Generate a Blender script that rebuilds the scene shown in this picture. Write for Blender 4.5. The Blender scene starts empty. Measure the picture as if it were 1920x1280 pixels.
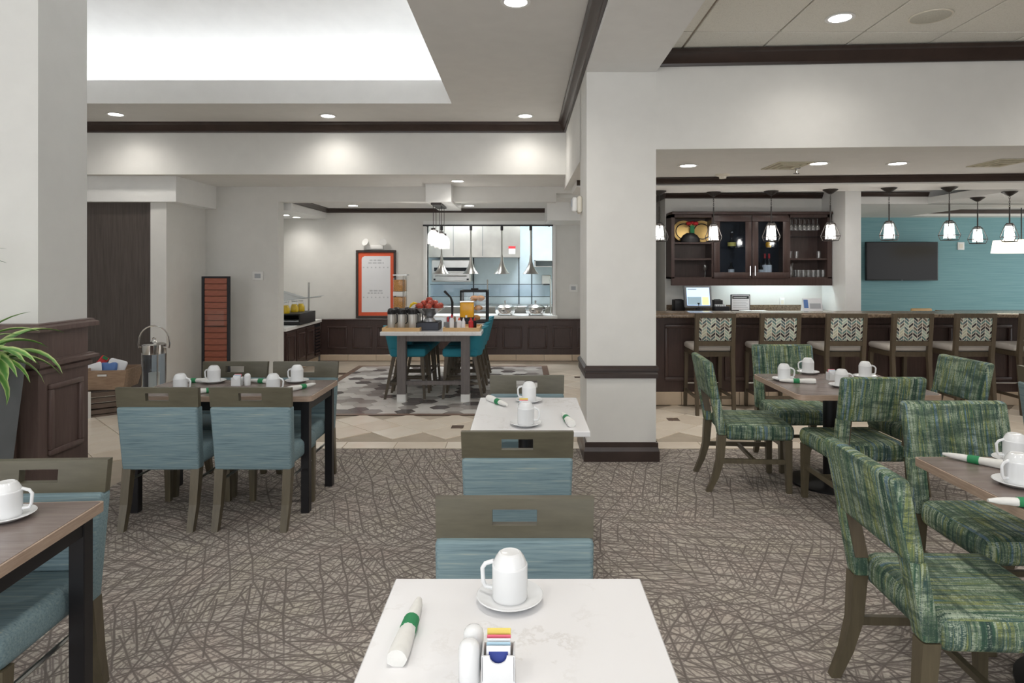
import bpy, bmesh, math, random
from mathutils import Vector, Matrix
random.seed(7)
C = bpy.context.scene.collection
S = bpy.context.scene
R = math.radians
F, HX, HY, H = 1200.0, 980.0, 500.0, 1.575      # focal length, vanishing point (px), eye height

# ------------------------------------------------------------------ camera, world, lights, exposure
cam_d = bpy.data.cameras.new('camera'); cam = bpy.data.objects.new('camera', cam_d); C.objects.link(cam)
cam.location = (0, 0, H); cam.rotation_euler = (R(90), 0, 0)
cam_d.sensor_width = 36; cam_d.lens = 36 * F / 1920
cam_d.shift_x = -(HX - 960) / 1920; cam_d.shift_y = -(640 - HY) / 1920
cam_d.clip_start = 0.05
S.camera = cam
w = bpy.data.worlds.new('daylight'); S.world = w; w.use_nodes = True
w.node_tree.nodes['Background'].inputs[0].default_value = (0.97, 0.985, 1.0, 1)
w.node_tree.nodes['Background'].inputs[1].default_value = 1.3
S.view_settings.view_transform = 'Standard'; S.view_settings.look = 'None'
S.view_settings.gamma = 1; S.view_settings.use_curve_mapping = False
S.view_settings.exposure = 1.0
DOWN = 13.5        # watts of one recessed downlight
BULB = 22.0        # pendant bulb emission
COVE = 5.0         # cove strip emission


def PX(px, Y): return (px - HX) * Y / F
def PZ(py, Y): return H - (py - HY) * Y / F
def FY(py, z=0.0): return (H - z) * F / (py - HY)       # depth of a point of height z seen at row py


# ------------------------------------------------------------------ materials
def lin(c):
    return tuple(((v / 255) / 12.92 if v / 255 <= .04045 else ((v / 255 + .055) / 1.055) ** 2.4) for v in c) + (1,)

class NT:
    def __init__(s, name):
        s.m = bpy.data.materials.new(name); s.m.use_nodes = True
        s.t = s.m.node_tree; s.n = s.t.nodes; s.b = s.n['Principled BSDF']
    def add(s, kind, **kw):
        nd = s.n.new(kind)
        for k, v in kw.items():
            if k.startswith('i_'):
                nd.inputs[int(k[2:]) if k[2:].isdigit() else k[2:]].default_value = v
            else: setattr(nd, k, v)
        return nd
    def link(s, a, b): s.t.links.new(a, b)
    def coords(s, scale=(1, 1, 1), rot=(0, 0, 0), out='Object'):
        tc = s.add('ShaderNodeTexCoord'); mp = s.add('ShaderNodeMapping')
        mp.inputs['Scale'].default_value = scale; mp.inputs['Rotation'].default_value = rot
        s.link(tc.outputs[out], mp.inputs[0]); return mp.outputs[0]
    def noise(s, vec, scale, detail=3, rough=.55):
        n = s.add('ShaderNodeTexNoise'); n.inputs['Scale'].default_value = scale
        n.inputs['Detail'].default_value = detail; n.inputs['Roughness'].default_value = rough
        s.link(vec, n.inputs['Vector']); return n.outputs['Fac']
    def ramp(s, fac, stops, interp='LINEAR'):
        r = s.add('ShaderNodeValToRGB'); r.color_ramp.interpolation = interp
        el = r.color_ramp.elements
        while len(el) < len(stops): el.new(.5)
        for e, (p, c) in zip(el, stops):
            e.position = p; e.color = c if len(c) == 4 else tuple(c) + (1,)
        s.link(fac, r.inputs[0]); return r.outputs[0]
    def math(s, op, a, b=None):
        m = s.add('ShaderNodeMath', operation=op)
        for i, v in enumerate((a, b)):
            if v is None: continue
            if isinstance(v, (int, float)): m.inputs[i].default_value = v
            else: s.link(v, m.inputs[i])
        return m.outputs[0]
    def mix(s, fac, a, b, blend='MIX'):
        m = s.add('ShaderNodeMix', data_type='RGBA', blend_type=blend)
        for i, v in ((0, fac), (6, a), (7, b)):
            if isinstance(v, (int, float, tuple)): m.inputs[i].default_value = v
            else: s.link(v, m.inputs[i])
        return m.outputs[2]
    def bump(s, fac, strength=.2, dist=.004):
        b = s.add('ShaderNodeBump'); b.inputs['Strength'].default_value = strength; b.inputs['Distance'].default_value = dist
        s.link(fac, b.inputs['Height']); s.link(b.outputs[0], s.b.inputs['Normal'])
    def done(s, col=None, rough=.5, metal=0, spec=.5):
        if col is not None:
            if isinstance(col, tuple): s.b.inputs['Base Color'].default_value = col
            else: s.link(col, s.b.inputs['Base Color'])
        s.b.inputs['Roughness'].default_value = rough; s.b.inputs['Metallic'].default_value = metal
        s.b.inputs['Specular IOR Level'].default_value = spec
        return s.m

def plain(name, rgb, rough=.5, metal=0, spec=.5, var=.06, scale=6, bump=0):
    t = NT(name); v = t.coords(); n = t.noise(v, scale)
    c = lin(rgb); d = tuple(x * (1 - var) for x in c[:3]); e = tuple(min(1, x * (1 + var)) for x in c[:3])
    col = t.ramp(n, [(.3, d), (.7, e)])
    if bump: t.bump(t.noise(v, scale * 25), bump, .002)
    return t.done(col, rough, metal, spec)

def wood(name, a, b, rough=.45, sc=(2, 22, 22), rot=(0, 0, 0), spec=.5):
    t = NT(name); v = t.coords(sc, rot); n = t.noise(v, 2.2, 6, .62)
    col = t.ramp(n, [(.25, lin(a)), (.75, lin(b))]); t.bump(n, .12, .002)
    return t.done(col, rough, 0, spec)

def emit(name, rgb, s):
    t = NT(name); t.b.inputs['Emission Color'].default_value = lin(rgb); t.b.inputs['Emission Strength'].default_value = s
    return t.done(lin(rgb), .5)

def glassy(name, tint=(1, 1, 1, 1), fac=.6, rough=.02, milk=0, f0=.025):
    t = NT(name); t.n.remove(t.b)
    tr = t.add('ShaderNodeBsdfTransparent'); tr.inputs[0].default_value = tint
    gl = t.add('ShaderNodeBsdfGlossy'); gl.inputs['Roughness'].default_value = rough
    lw = t.add('ShaderNodeLayerWeight'); lw.inputs[0].default_value = .5
    mx = t.add('ShaderNodeMixShader'); f = t.math('ADD', t.math('MULTIPLY', t.math('POWER', lw.outputs['Facing'], 3.5), fac), f0)
    t.link(f, mx.inputs[0]); t.link(tr.outputs[0], mx.inputs[1]); t.link(gl.outputs[0], mx.inputs[2])
    out = mx.outputs[0]
    if milk:
        tl = t.add('ShaderNodeBsdfTranslucent'); m2 = t.add('ShaderNodeMixShader'); m2.inputs[0].default_value = milk
        t.link(out, m2.inputs[1]); t.link(tl.outputs[0], m2.inputs[2]); out = m2.outputs[0]
    t.link(out, t.n['Material Output'].inputs[0]); return t.m

M = {}
M['wall'] = plain('wall_paint', (226, 225, 221), .75, var=.02, bump=.05)
M['wall_cool'] = plain('wall_paint_cool', (216, 221, 224), .5, var=.02)
M['ceil'] = plain('ceiling_paint', (228, 227, 224), .8, var=.02)
M['white'] = plain('white_paint', (238, 238, 236), .45, var=.02)
M['trim'] = wood('dark_trim_wood', (48, 37, 33), (66, 52, 47), .32, (2, 2, 2))
M['wainscot'] = wood('wainscot_wood', (62, 46, 42), (80, 62, 58), .35, (20, 20, 2))
M['wainscot_lit'] = wood('lit_wainscot_wood', (102, 84, 79), (120, 102, 96), .35, (20, 20, 2))  # same wainscot wood, lightened for the window light on the left column
M['vent'] = plain('vent_paint', (200, 194, 172), .6)
M['cabback'] = plain('dark_cabinet_back', (40, 46, 58), .4)
M['riser'] = plain('dark_riser', (62, 66, 78), .5)
M['darkwall'] = wood('dark_wood_laminate', (66, 58, 54), (92, 83, 78), .5, (26, 26, 1.2))
M['olive'] = wood('olive_stained_wood', (78, 74, 60), (98, 93, 76), .4, (2.5, 14, 14))
M['olive_leg'] = wood('olive_stained_leg', (76, 69, 54), (98, 89, 70), .4, (16, 16, 2))
M['stoolwood'] = wood('bar_stool_wood', (78, 68, 55), (98, 87, 71), .42, (16, 16, 2))
M['black'] = plain('black_metal', (30, 29, 32), .4, .3)
M['blackp'] = plain('black_plastic', (28, 28, 31), .45)
M['steel'] = plain('brushed_steel', (188, 187, 184), .28, 1, var=.12, scale=3)
M['potsteel'] = plain('satin_steel', (206, 205, 201), .42, .45)
M['chrome'] = plain('polished_chrome', (222, 222, 222), .12, 1)
M['bronze'] = plain('dark_bronze', (66, 62, 60), .42, .6)
M['porcelain'] = plain('white_porcelain', (229, 231, 233), .12, var=.01)
M['napkin'] = plain('paper_napkin', (228, 228, 225), .85, var=.04, scale=40, bump=.3)
M['band'] = plain('green_paper_band', (42, 132, 84), .7)
M['glass'] = glassy('clear_glass')
M['glass_c'] = glassy('cabinet_glass', (.84, .88, .92, 1), .5, .03)
M['glassware'] = glassy('bar_glassware', (1, 1, 1, 1), .9, .12, .2, .16)
M['glass_t'] = glassy('rippled_shade_glass', (1, 1, 1, 1), .6, .05, .22)
M['leather'] = plain('grey_leather', (196, 190, 184), .42, bump=.1)
M['granite'] = plain('brown_granite', (122, 106, 90), .2, var=.5, scale=55)
M['teal_f'] = plain('teal_fabric', (38, 128, 148), .8, bump=.2)
M['greywood'] = wood('grey_stained_wood', (98, 92, 92), (122, 116, 114), .5, (18, 18, 2))
M['tan'] = wood('tan_bamboo', (206, 166, 112), (226, 190, 138), .45, (3, 20, 20))
M['redwood'] = wood('red_brown_slat_wood', (128, 70, 52), (164, 96, 74), .4, (4, 20, 30))
M['crate'] = wood('weathered_crate_wood', (138, 112, 92), (176, 150, 126), .6, (4, 20, 20))
M['crate_d'] = wood('dark_crate_wood', (90, 76, 66), (118, 102, 90), .6, (4, 20, 20))
M['planter'] = plain('charcoal_planter', (122, 125, 129), .5)
M['orange'] = plain('poster_orange', (232, 96, 58), .5, var=.02)
M['paper'] = plain('white_paper', (236, 238, 242), .6, var=.01)
M['inkgrey'] = plain('grey_print', (176, 180, 186), .7)
M['inkpale'] = plain('pale_grey_print', (200, 203, 208), .7)
M['ink'] = plain('black_print', (34, 36, 42), .7)
M['tvscreen'] = plain('dark_screen', (22, 20, 20), .2, spec=.2, var=.02)
M['cream'] = plain('cream_plastic', (232, 226, 212), .45, var=.02)
M['grout'] = plain('tile_grout', (176, 164, 148), .8)
M['spkr'] = plain('speaker_grille', (206, 204, 192), .7, var=.1, scale=120)
M['red'] = plain('red_plastic', (204, 46, 52), .4)
M['pink'] = plain('pink_paper', (228, 108, 132), .6)
M['yellowp'] = plain('yellow_paper', (226, 208, 110), .6)
M['bluep'] = plain('blue_paper', (92, 128, 188), .6)
M['juice'] = plain('orange_juice', (240, 176, 40), .25)
M['juice2'] = plain('yellow_juice', (244, 206, 46), .25)
M['apple'] = plain('red_apple_skin', (176, 74, 58), .35, var=.4, scale=26)
M['cereal'] = plain('cereal_flakes', (204, 152, 92), .8, var=.35, scale=90, bump=.6)
M['foil'] = plain('foil_paper', (206, 208, 212), .22, .8, var=.2, scale=20)
M['bread'] = plain('pastry_crust', (196, 138, 78), .7, var=.25, scale=25)
M['gold'] = plain('gilt_platter', (196, 166, 104), .35, .5)
M['bottle'] = plain('dark_bottle_glass', (26, 26, 30), .1)
M['soil'] = plain('potting_soil', (52, 42, 36), .9)
M['lampshade'] = emit('lit_lampshade', (250, 238, 214), 1.1)
M['bulb'] = emit('lit_bulb', (255, 250, 242), BULB)
M['lens'] = emit('lit_downlight_lens', (255, 252, 246), 9.0)
M['cove'] = emit('lit_cove_strip', (246, 250, 255), COVE)
M['undercab'] = emit('lit_undercabinet_strip', (226, 244, 246), 12.0)
M['kitchenlamp'] = emit('lit_kitchen_panel', (244, 250, 255), 20.0)
M['screen'] = emit('lit_register_screen', (168, 196, 232), .8)
M['screen_g'] = emit('lit_screen_keys', (120, 140, 150), .6)
M['screen_y'] = emit('lit_screen_yellow', (206, 206, 140), .7)
M['kpanel'] = plain('kitchen_wall_panel', (206, 222, 230), .35, 0, var=.04)
M['ksteel'] = plain('kitchen_hood_steel', (168, 166, 160), .3, .9, var=.15, scale=2)
M['seam'] = plain('panel_seam', (70, 84, 90), .5)
M['tan_wall'] = plain('kitchen_side_wall', (196, 198, 180), .6)

def mk_quartz():
    t = NT('white_quartz'); v = t.coords((1, 1, 1)); n = t.noise(v, 5, 7, .65)
    n2 = t.noise(v, 2.3, 3)
    vein = t.ramp(t.math('ABSOLUTE', t.math('SUBTRACT', n, .5)), [(0, (1, 1, 1, 1)), (.025, (0, 0, 0, 1))])
    msk = t.ramp(n2, [(.52, (0, 0, 0, 1)), (.62, (1, 1, 1, 1))])
    f = t.math('MULTIPLY', t.math('MULTIPLY', vein, msk), .5)
    return t.done(t.mix(f, lin((233, 233, 235)), lin((206, 203, 200))), .16)
M['quartz'] = mk_quartz()

def mk_carpet():
    t = NT('line_pattern_carpet'); acc = None; v = t.coords(); sp = t.add('ShaderNodeSeparateXYZ'); t.link(v, sp.inputs[0])
    wig = t.noise(v, 1.3, 2)
    for i, (cell, fr, wd, k) in enumerate(((.9, 8, .05, .9), (1.1, 8.5, .055, .9), (1.4, 9, .055, .9), (1.2, 9, .055, .9), (1.7, 10, .06, .85), (3.2, 24, .11, .7), (3.8, 28, .12, .7), (4.4, 30, .13, .65))):
        off = t.add('ShaderNodeVectorMath', operation='ADD'); off.inputs[1].default_value = (i * 5.13, i * 2.37, 0); t.link(v, off.inputs[0])
        ce = t.add('ShaderNodeTexVoronoi', feature='F1', voronoi_dimensions='2D'); ce.inputs['Scale'].default_value = cell; t.link(off.outputs[0], ce.inputs['Vector'])
        sc = t.add('ShaderNodeSeparateColor'); t.link(ce.outputs['Color'], sc.inputs[0]); r = sc.outputs[0]; r2 = sc.outputs[1]
        th = t.math('MULTIPLY', r, math.pi)
        u = t.math('ADD', t.math('MULTIPLY', sp.outputs[0], t.math('COSINE', th)), t.math('MULTIPLY', sp.outputs[1], t.math('SINE', th)))
        u = t.math('ADD', t.math('MULTIPLY', u, fr), t.math('ADD', t.math('MULTIPLY', r2, 37.0), t.math('MULTIPLY', wig, .8)))
        vo = t.add('ShaderNodeTexVoronoi', feature='DISTANCE_TO_EDGE', voronoi_dimensions='1D'); vo.inputs['Scale'].default_value = 1.0
        t.link(u, vo.inputs['W'])
        l = t.math('MULTIPLY', t.ramp(vo.outputs['Distance'], [(wd * .45, (1, 1, 1, 1)), (wd * 1.25, (0, 0, 0, 1))]), k)
        acc = l if acc is None else t.math('MAXIMUM', acc, l)
    fine = t.noise(v, 300, 2, .7); big = t.noise(v, 3.2, 2); mid = t.noise(v, 60, 3, .7)
    base = t.ramp(t.math('ADD', t.math('MULTIPLY', fine, .5), t.math('MULTIPLY', mid, .5)), [(.36, lin((146, 138, 131))), (.62, lin((206, 198, 187)))])
    base = t.mix(.25, base, t.ramp(big, [(.35, lin((180, 174, 154))), (.5, lin((174, 168, 162))), (.65, lin((186, 168, 158)))]))
    col = t.mix(acc, base, lin((104, 96, 93)))
    t.bump(fine, .5, .004)
    return t.done(col, .95, 0, .1)
M['carpet'] = mk_carpet()

def mk_bluefab():
    t = NT('blue_streaked_fabric'); v = t.coords((2.2, 70, 70)); n = t.noise(v, 2.0, 4, .65); n2 = t.noise(v, 6, 2)
    c = t.ramp(n, [(.3, lin((92, 113, 121))), (.47, lin((114, 137, 145))), (.6, lin((126, 147, 151))), (.72, lin((154, 162, 154)))])
    t.bump(n2, .12, .002); return t.done(c, .6, 0, .35)
M['bluefab'] = mk_bluefab()

def mk_greenfab():
    t = NT('green_brushed_stripe_fabric'); tc = t.add('ShaderNodeTexCoord')
    sp = t.add('ShaderNodeSeparateXYZ'); t.link(tc.outputs['Object'], sp.inputs[0]); sn = t.add('ShaderNodeSeparateXYZ'); t.link(tc.outputs['Normal'], sn.inputs[0])
    side = t.math('GREATER_THAN', t.math('ABSOLUTE', sn.outputs[0]), .7); top = t.math('GREATER_THAN', t.math('ABSOLUTE', sn.outputs[2]), .7)
    def pick(f, a, b): return t.math('ADD', t.math('MULTIPLY', a, t.math('SUBTRACT', 1.0, f)), t.math('MULTIPLY', b, f))
    u = pick(side, sp.outputs[0], t.math('ADD', sp.outputs[1], .37)); w_ = pick(top, sp.outputs[2], sp.outputs[1])
    oi = t.add('ShaderNodeObjectInfo'); rz = t.math('MULTIPLY', oi.outputs['Random'], 9.0)
    def lay(su, sw, sc, det=4, rough=.6):
        c = t.add('ShaderNodeCombineXYZ'); t.link(t.math('MULTIPLY', u, su), c.inputs[0]); t.link(t.math('MULTIPLY', w_, sw), c.inputs[1]); t.link(rz, c.inputs[2])
        return t.noise(c.outputs[0], sc, det, rough)
    n = lay(30, 1.2, 1, 3, .5); n2 = lay(75, 5, 1, 3, .7); n3 = lay(5, 24, 1, 4, .7); n4 = lay(110, 260, 1, 2, .6); nb = lay(6, 6, 1, 2)
    c = t.ramp(n, [(.30, lin((42, 62, 60))), (.39, lin((62, 92, 74))), (.46, lin((112, 130, 104))), (.50, lin((52, 80, 80))), (.55, lin((134, 142, 88))), (.59, lin((66, 98, 80))), (.64, lin((100, 124, 142))), (.72, lin((48, 72, 70)))])
    f2 = t.ramp(t.math('ADD', t.math('MULTIPLY', n2, .6), t.math('MULTIPLY', n4, .4)), [(.51, (0, 0, 0, 1)), (.55, (1, 1, 1, 1))])
    c = t.mix(t.math('MULTIPLY', f2, .62), c, lin((178, 190, 170)))
    f3 = t.ramp(t.math('ADD', t.math('MULTIPLY', n3, .5), t.math('ADD', t.math('MULTIPLY', n4, .25), t.math('MULTIPLY', nb, .25))), [(.5, (0, 0, 0, 1)), (.55, (1, 1, 1, 1))])
    c = t.mix(t.math('MULTIPLY', f3, .72), c, lin((44, 66, 60)))
    return t.done(c, .75, 0, .25)
M['greenfab'] = mk_greenfab()

def mk_chevron():
    t = NT('chevron_print_fabric'); tc = t.add('ShaderNodeTexCoord'); sp = t.add('ShaderNodeSeparateXYZ'); t.link(tc.outputs['Object'], sp.inputs[0])
    x, z = sp.outputs[0], sp.outputs[2]
    cw = .048
    tri = t.math('PINGPONG', x, cw)
    zz = t.math('ADD', z, t.math('MULTIPLY', tri, .85))
    col_i = t.math('FLOOR', t.math('DIVIDE', x, cw)); row_i = t.math('FLOOR', t.math('DIVIDE', zz, .034))
    fx = t.math('FRACT', t.math('DIVIDE', x, cw)); fz = t.math('FRACT', t.math('DIVIDE', zz, .034))
    cb = t.add('ShaderNodeCombineXYZ'); t.link(col_i, cb.inputs[0]); t.link(row_i, cb.inputs[1])
    wn = t.add('ShaderNodeTexWhiteNoise', noise_dimensions='2D'); t.link(cb.outputs[0], wn.inputs['Vector'])
    c = t.ramp(wn.outputs['Value'], [(0, lin((58, 56, 58))), (.2, lin((106, 132, 128))), (.4, lin((168, 184, 172))), (.6, lin((112, 104, 96))), (.75, lin((92, 108, 112))), (.9, lin((188, 190, 170)))], 'CONSTANT')
    gap = t.math('MAXIMUM', t.math('LESS_THAN', fz, .2), t.math('LESS_THAN', fx, .09))
    return t.done(t.mix(gap, c, lin((226, 222, 208))), .75, 0, .25)
M['chevron'] = mk_chevron()

def mk_tabletop():
    t = NT('grey_brown_laminate'); v = t.coords((3, 26, 3)); n = t.noise(v, 2, 6, .6)
    return t.done(t.ramp(n, [(.3, lin((112, 100, 96))), (.7, lin((134, 122, 117)))]), .26)
M['tabletop'] = mk_tabletop()
M['edge'] = wood('table_edge_wood', (150, 128, 112), (184, 162, 144), .4, (5, 5, 60))

def mk_teal_wall():
    t = NT('teal_grasscloth'); v = t.coords((.6, 1, 42)); n = t.noise(v, 2, 4, .6)
    c = t.ramp(n, [(.3, lin((108, 154, 163))), (.7, lin((134, 177, 182)))]); return t.done(c, .7)
M['teal_wall'] = mk_teal_wall()

def mk_ceil_tile():
    t = NT('acoustic_ceiling_tile'); v = t.coords(); n = t.noise(v, 130, 2, .8)
    t.bump(n, .4, .003); return t.done(t.ramp(n, [(.3, lin((222, 220, 210))), (.5, lin((240, 238, 229)))]), .9)
M['ctile'] = mk_ceil_tile()

def mk_tiles(name, a, b):
    t = NT(name); v = t.coords(); oi = t.add('ShaderNodeObjectInfo')
    n = t.noise(v, 5, 5, .6); f = t.math('ADD', t.math('MULTIPLY', n, .6), t.math('MULTIPLY', oi.outputs['Random'], .4))
    return t.done(t.ramp(f, [(.25, lin(a)), (.75, lin(b))]), .22)
M['tile'] = mk_tiles('cream_stone_tile', (228, 214, 196), (243, 234, 220))
M['tile_base'] = mk_tiles('beige_base_tile', (208, 188, 164), (226, 208, 186))
M['tile_dark'] = mk_tiles('brown_accent_tile', (92, 78, 70), (120, 104, 94))
M['hexborder'] = mk_tiles('brown_border_tile', (112, 92, 82), (138, 116, 104))
M['hexw'] = mk_tiles('white_hex_tile', (218, 216, 212), (234, 232, 228))
M['hexl'] = mk_tiles('light_grey_hex_tile', (184, 180, 176), (204, 200, 196))
M['hexm'] = mk_tiles('mid_grey_hex_tile', (148, 142, 140), (168, 162, 158))
M['hexd'] = mk_tiles('dark_grey_hex_tile', (98, 94, 94), (120, 114, 114))

def mk_leaf():
    t = NT('variegated_leaf'); tc = t.add('ShaderNodeTexCoord'); sp = t.add('ShaderNodeSeparateXYZ'); t.link(tc.outputs['UV'], sp.inputs[0])
    e = t.math('ABSOLUTE', t.math('SUBTRACT', sp.outputs[0], .5))
    c = t.ramp(e, [(.12, lin((96, 158, 70))), (.26, lin((124, 184, 84))), (.42, lin((206, 224, 150)))])
    return t.done(c, .4)
M['leaf'] = mk_leaf()
M['leaf_d'] = plain('dark_green_leaf', (58, 92, 62), .4, var=.2)

# ------------------------------------------------------------------ mesh builder
class MB:
    def __init__(s): s.bm = bmesh.new()
    def box(s, x0, x1, y0, y1, z0, z1, bev=0, seg=1):
        if x0 > x1: x0, x1 = x1, x0
        if y0 > y1: y0, y1 = y1, y0
        if z0 > z1: z0, z1 = z1, z0
        v = [s.bm.verts.new((x, y, z)) for x in (x0, x1) for y in (y0, y1) for z in (z0, z1)]
        fs = [s.bm.faces.new([v[i] for i in q]) for q in ((0, 1, 3, 2), (4, 6, 7, 5), (0, 4, 5, 1), (2, 3, 7, 6), (0, 2, 6, 4), (1, 5, 7, 3))]
        if bev:
            bev = min(bev, .49 * min(x1 - x0, y1 - y0, z1 - z0))
            ed = list({e for f in fs for e in f.edges})
            bmesh.ops.bevel(s.bm, geom=ed, offset=bev, segments=seg, profile=.5, affect='EDGES', clamp_overlap=True)
        return s
    def prism(s, poly, a0, a1, axis='z'):
        def P(u, v, a): return {'z': (u, v, a), 'y': (u, a, v), 'x': (a, u, v)}[axis]
        A = [s.bm.verts.new(P(u, v, a0)) for u, v in poly]; Bv = [s.bm.verts.new(P(u, v, a1)) for u, v in poly]
        n = len(poly); s.bm.faces.new(A[::-1]); s.bm.faces.new(Bv)
        for i in range(n): s.bm.faces.new((A[i], A[(i + 1) % n], Bv[(i + 1) % n], Bv[i]))
        return s
    def sweep(s, pts):                                   # rectangular section in the xy plane: (x, y, z, wx, wy)
        prev = None
        for x, y, z, a, b in pts:
            r = [s.bm.verts.new((x + i * a / 2, y + j * b / 2, z)) for i, j in ((-1, -1), (1, -1), (1, 1), (-1, 1))]
            if prev is None: s.bm.faces.new(r[::-1])
            else:
                for k in range(4): s.bm.faces.new((prev[k], prev[(k + 1) % 4], r[(k + 1) % 4], r[k]))
            prev = r
        s.bm.faces.new(prev); return s
    def tube(s, pts, r, seg=8, closed=False, rs=None):
        pts = [Vector(p) for p in pts]; n = len(pts); rings = []; up = None
        for i, p in enumerate(pts):
            a = pts[(i - 1) % n] if (closed or i > 0) else p; b = pts[(i + 1) % n] if (closed or i < n - 1) else p
            d = (b - a).normalized()
            if up is None:
                up = Vector((0, 0, 1)) if abs(d.z) < .9 else Vector((1, 0, 0))
            sd = d.cross(up)
            if sd.length < 1e-4: sd = d.cross(Vector((0, 1, 0)))
            sd.normalize(); up = sd.cross(d).normalized(); rr = rs[i] if rs else r
            rings.append([s.bm.verts.new(p + (sd * math.cos(2 * math.pi * k / seg) + up * math.sin(2 * math.pi * k / seg)) * rr) for k in range(seg)])
        m = n if closed else n - 1
        for i in range(m):
            A, Bv = rings[i], rings[(i + 1) % n]
            for k in range(seg): s.bm.faces.new((A[k], A[(k + 1) % seg], Bv[(k + 1) % seg], Bv[k]))
        if not closed: s.bm.faces.new(rings[0][::-1]); s.bm.faces.new(rings[-1])
        return s
    def lathe(s, prof, seg=24, c=(0, 0, 0)):
        rings = []
        for r, z in prof:
            if r < 1e-5: rings.append([s.bm.verts.new((c[0], c[1], c[2] + z))])
            else: rings.append([s.bm.verts.new((c[0] + r * math.cos(2 * math.pi * k / seg), c[1] + r * math.sin(2 * math.pi * k / seg), c[2] + z)) for k in range(seg)])
        for A, Bv in zip(rings, rings[1:]):
            for k in range(seg):
                q = [A[k % len(A)], A[(k + 1) % len(A)], Bv[(k + 1) % len(Bv)], Bv[k % len(Bv)]]
                u = []
                for x in q:
                    if x not in u: u.append(x)
                if len(u) > 2: s.bm.faces.new(u)
        if len(prof) > 2 and math.hypot(prof[0][0] - prof[-1][0], prof[0][1] - prof[-1][1]) < .03 and len(rings[0]) > 1 and len(rings[-1]) > 1:
            A, Bv = rings[-1], rings[0]              # a ring section: close it on itself
            for k in range(seg): s.bm.faces.new((A[k], A[(k + 1) % seg], Bv[(k + 1) % seg], Bv[k]))
            return s
        if len(rings[0]) > 1: s.bm.faces.new(rings[0][::-1])
        if len(rings[-1]) > 1: s.bm.faces.new(rings[-1])
        return s
    def ball(s, c, r, sz=1.0, seg=12):
        n = 7
        return s.lathe([(r * math.sin(math.pi * i / n), -r * sz * math.cos(math.pi * i / n)) for i in range(n + 1)], seg, c)
    def build(s, name, mat, parent=None, warp=None, ang=.6, smooth=True):
        if warp:
            for v in s.bm.verts: v.co = Vector(warp(*v.co))
        bmesh.ops.recalc_face_normals(s.bm, faces=s.bm.faces[:])
        me = bpy.data.meshes.new(name); s.bm.to_mesh(me); s.bm.free()
        if smooth:
            me.shade_smooth(); me.set_sharp_from_angle(angle=ang)
        me.materials.append(M[mat] if isinstance(mat, str) else mat)
        o = bpy.data.objects.new(name, me); C.objects.link(o)
        if parent: o.parent = parent
        return o

def tag(o, label, cat, group=None):
    o['label'] = label; o['category'] = cat
    if group: o['group'] = group
    return o
def struct(o, label=None):
    o['kind'] = 'structure'
    if label: o['label'] = label
    return o
def thing(name, label, cat, loc=(0, 0, 0), rz=0, group=None):
    o = bpy.data.objects.new(name, None); C.objects.link(o); o.empty_display_size = .1
    o.location = loc; o.rotation_euler = (0, 0, rz); return tag(o, label, cat, group)
def dup(root, loc, rz=0, label=None, group=None):
    r = root.copy(); C.objects.link(r); r.location = loc; r.rotation_euler = (0, 0, rz)
    if label: r['label'] = label
    if group: r['group'] = group
    for ch in list(root.children):
        c = ch.copy(); C.objects.link(c); c.parent = r
        for g in ch.children:
            d = g.copy(); C.objects.link(d); d.parent = c
    return r
def setat(o, loc, rz=0, label=None, group=None):
    o.location = loc; o.rotation_euler = (0, 0, rz)
    if label: o['label'] = label
    if group: o['group'] = group
    return o
class Kind:                                              # first use places the prototype itself, later uses copy it
    def __init__(s, root): s.root = root; s.used = False
    def put(s, loc, rz=0, label=None, group=None):
        if not s.used:
            s.used = True; return setat(s.root, loc, rz, label, group)
        return dup(s.root, loc, rz, label, group)
def sbox(name, mat, *b, **k): return struct(MB().box(*b, **k).build(name, mat, smooth=False))

# ------------------------------------------------------------------ the shell
ZC, ZB = 3.306, 2.688               # main ceiling, bulkhead soffit
YB, YW, YK = 7.72, 8.9, 10.8        # bulkhead face, wall with kitchen opening, kitchen back wall
XB0, XB1 = .518, 1.079              # beam and column faces
CY = 5.18                           # column front
floor = sbox('floor', 'grout', -8, 12, -3, 14, -.12, -.008)
carpet = struct(MB().prism([(-2.944, -3), (8, -3), (8, 5.5), (-2.944, 5.54)], -.008, .004).build('floor_carpet', 'carpet', smooth=False),
                'grey brown carpet with a dark crossing line pattern')

# cream tiles laid diagonally
TS = .345
tm = bpy.data.meshes.new('tile_mesh')
b = MB(); b.box(-TS / 2 + .003, TS / 2 - .003, -TS / 2 + .003, TS / 2 - .003, -.010, 0, .002)
tile0 = b.build('tile', 'tile', floor, smooth=False); n_t = 0
def clip_ok(x, y):
    d = TS * .7071
    if y - d < 5.80 and x > -2.944 - .02: return False
    if x - d < -5.2 or x > 6.3 or y > 9.6: return False
    if x < -2.9 and y < 3.4: return False
    if -2.66 - d * .1 < x < .42 and 6.72 < y < 10.3: return False
    if x > 1.15 and y > 7.25: return False
    if x < -4.0 and y > 7.95: return False
    if x < -2.944 and x + d > -2.944 and y < 5.9: return False
    return True
for i in range(-40, 60):
    for j in range(-40, 60):
        x = (i - j) * TS * .7071 + .02; y = 6.35 + (i + j) * TS * .7071
        if not clip_ok(x, y): continue
        o = tile0 if n_t == 0 else tile0.copy()
        if n_t: C.objects.link(o); o.parent = floor
        o.location = (x, y, 0); o.rotation_euler = (0, 0, R(45)); n_t += 1
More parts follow.
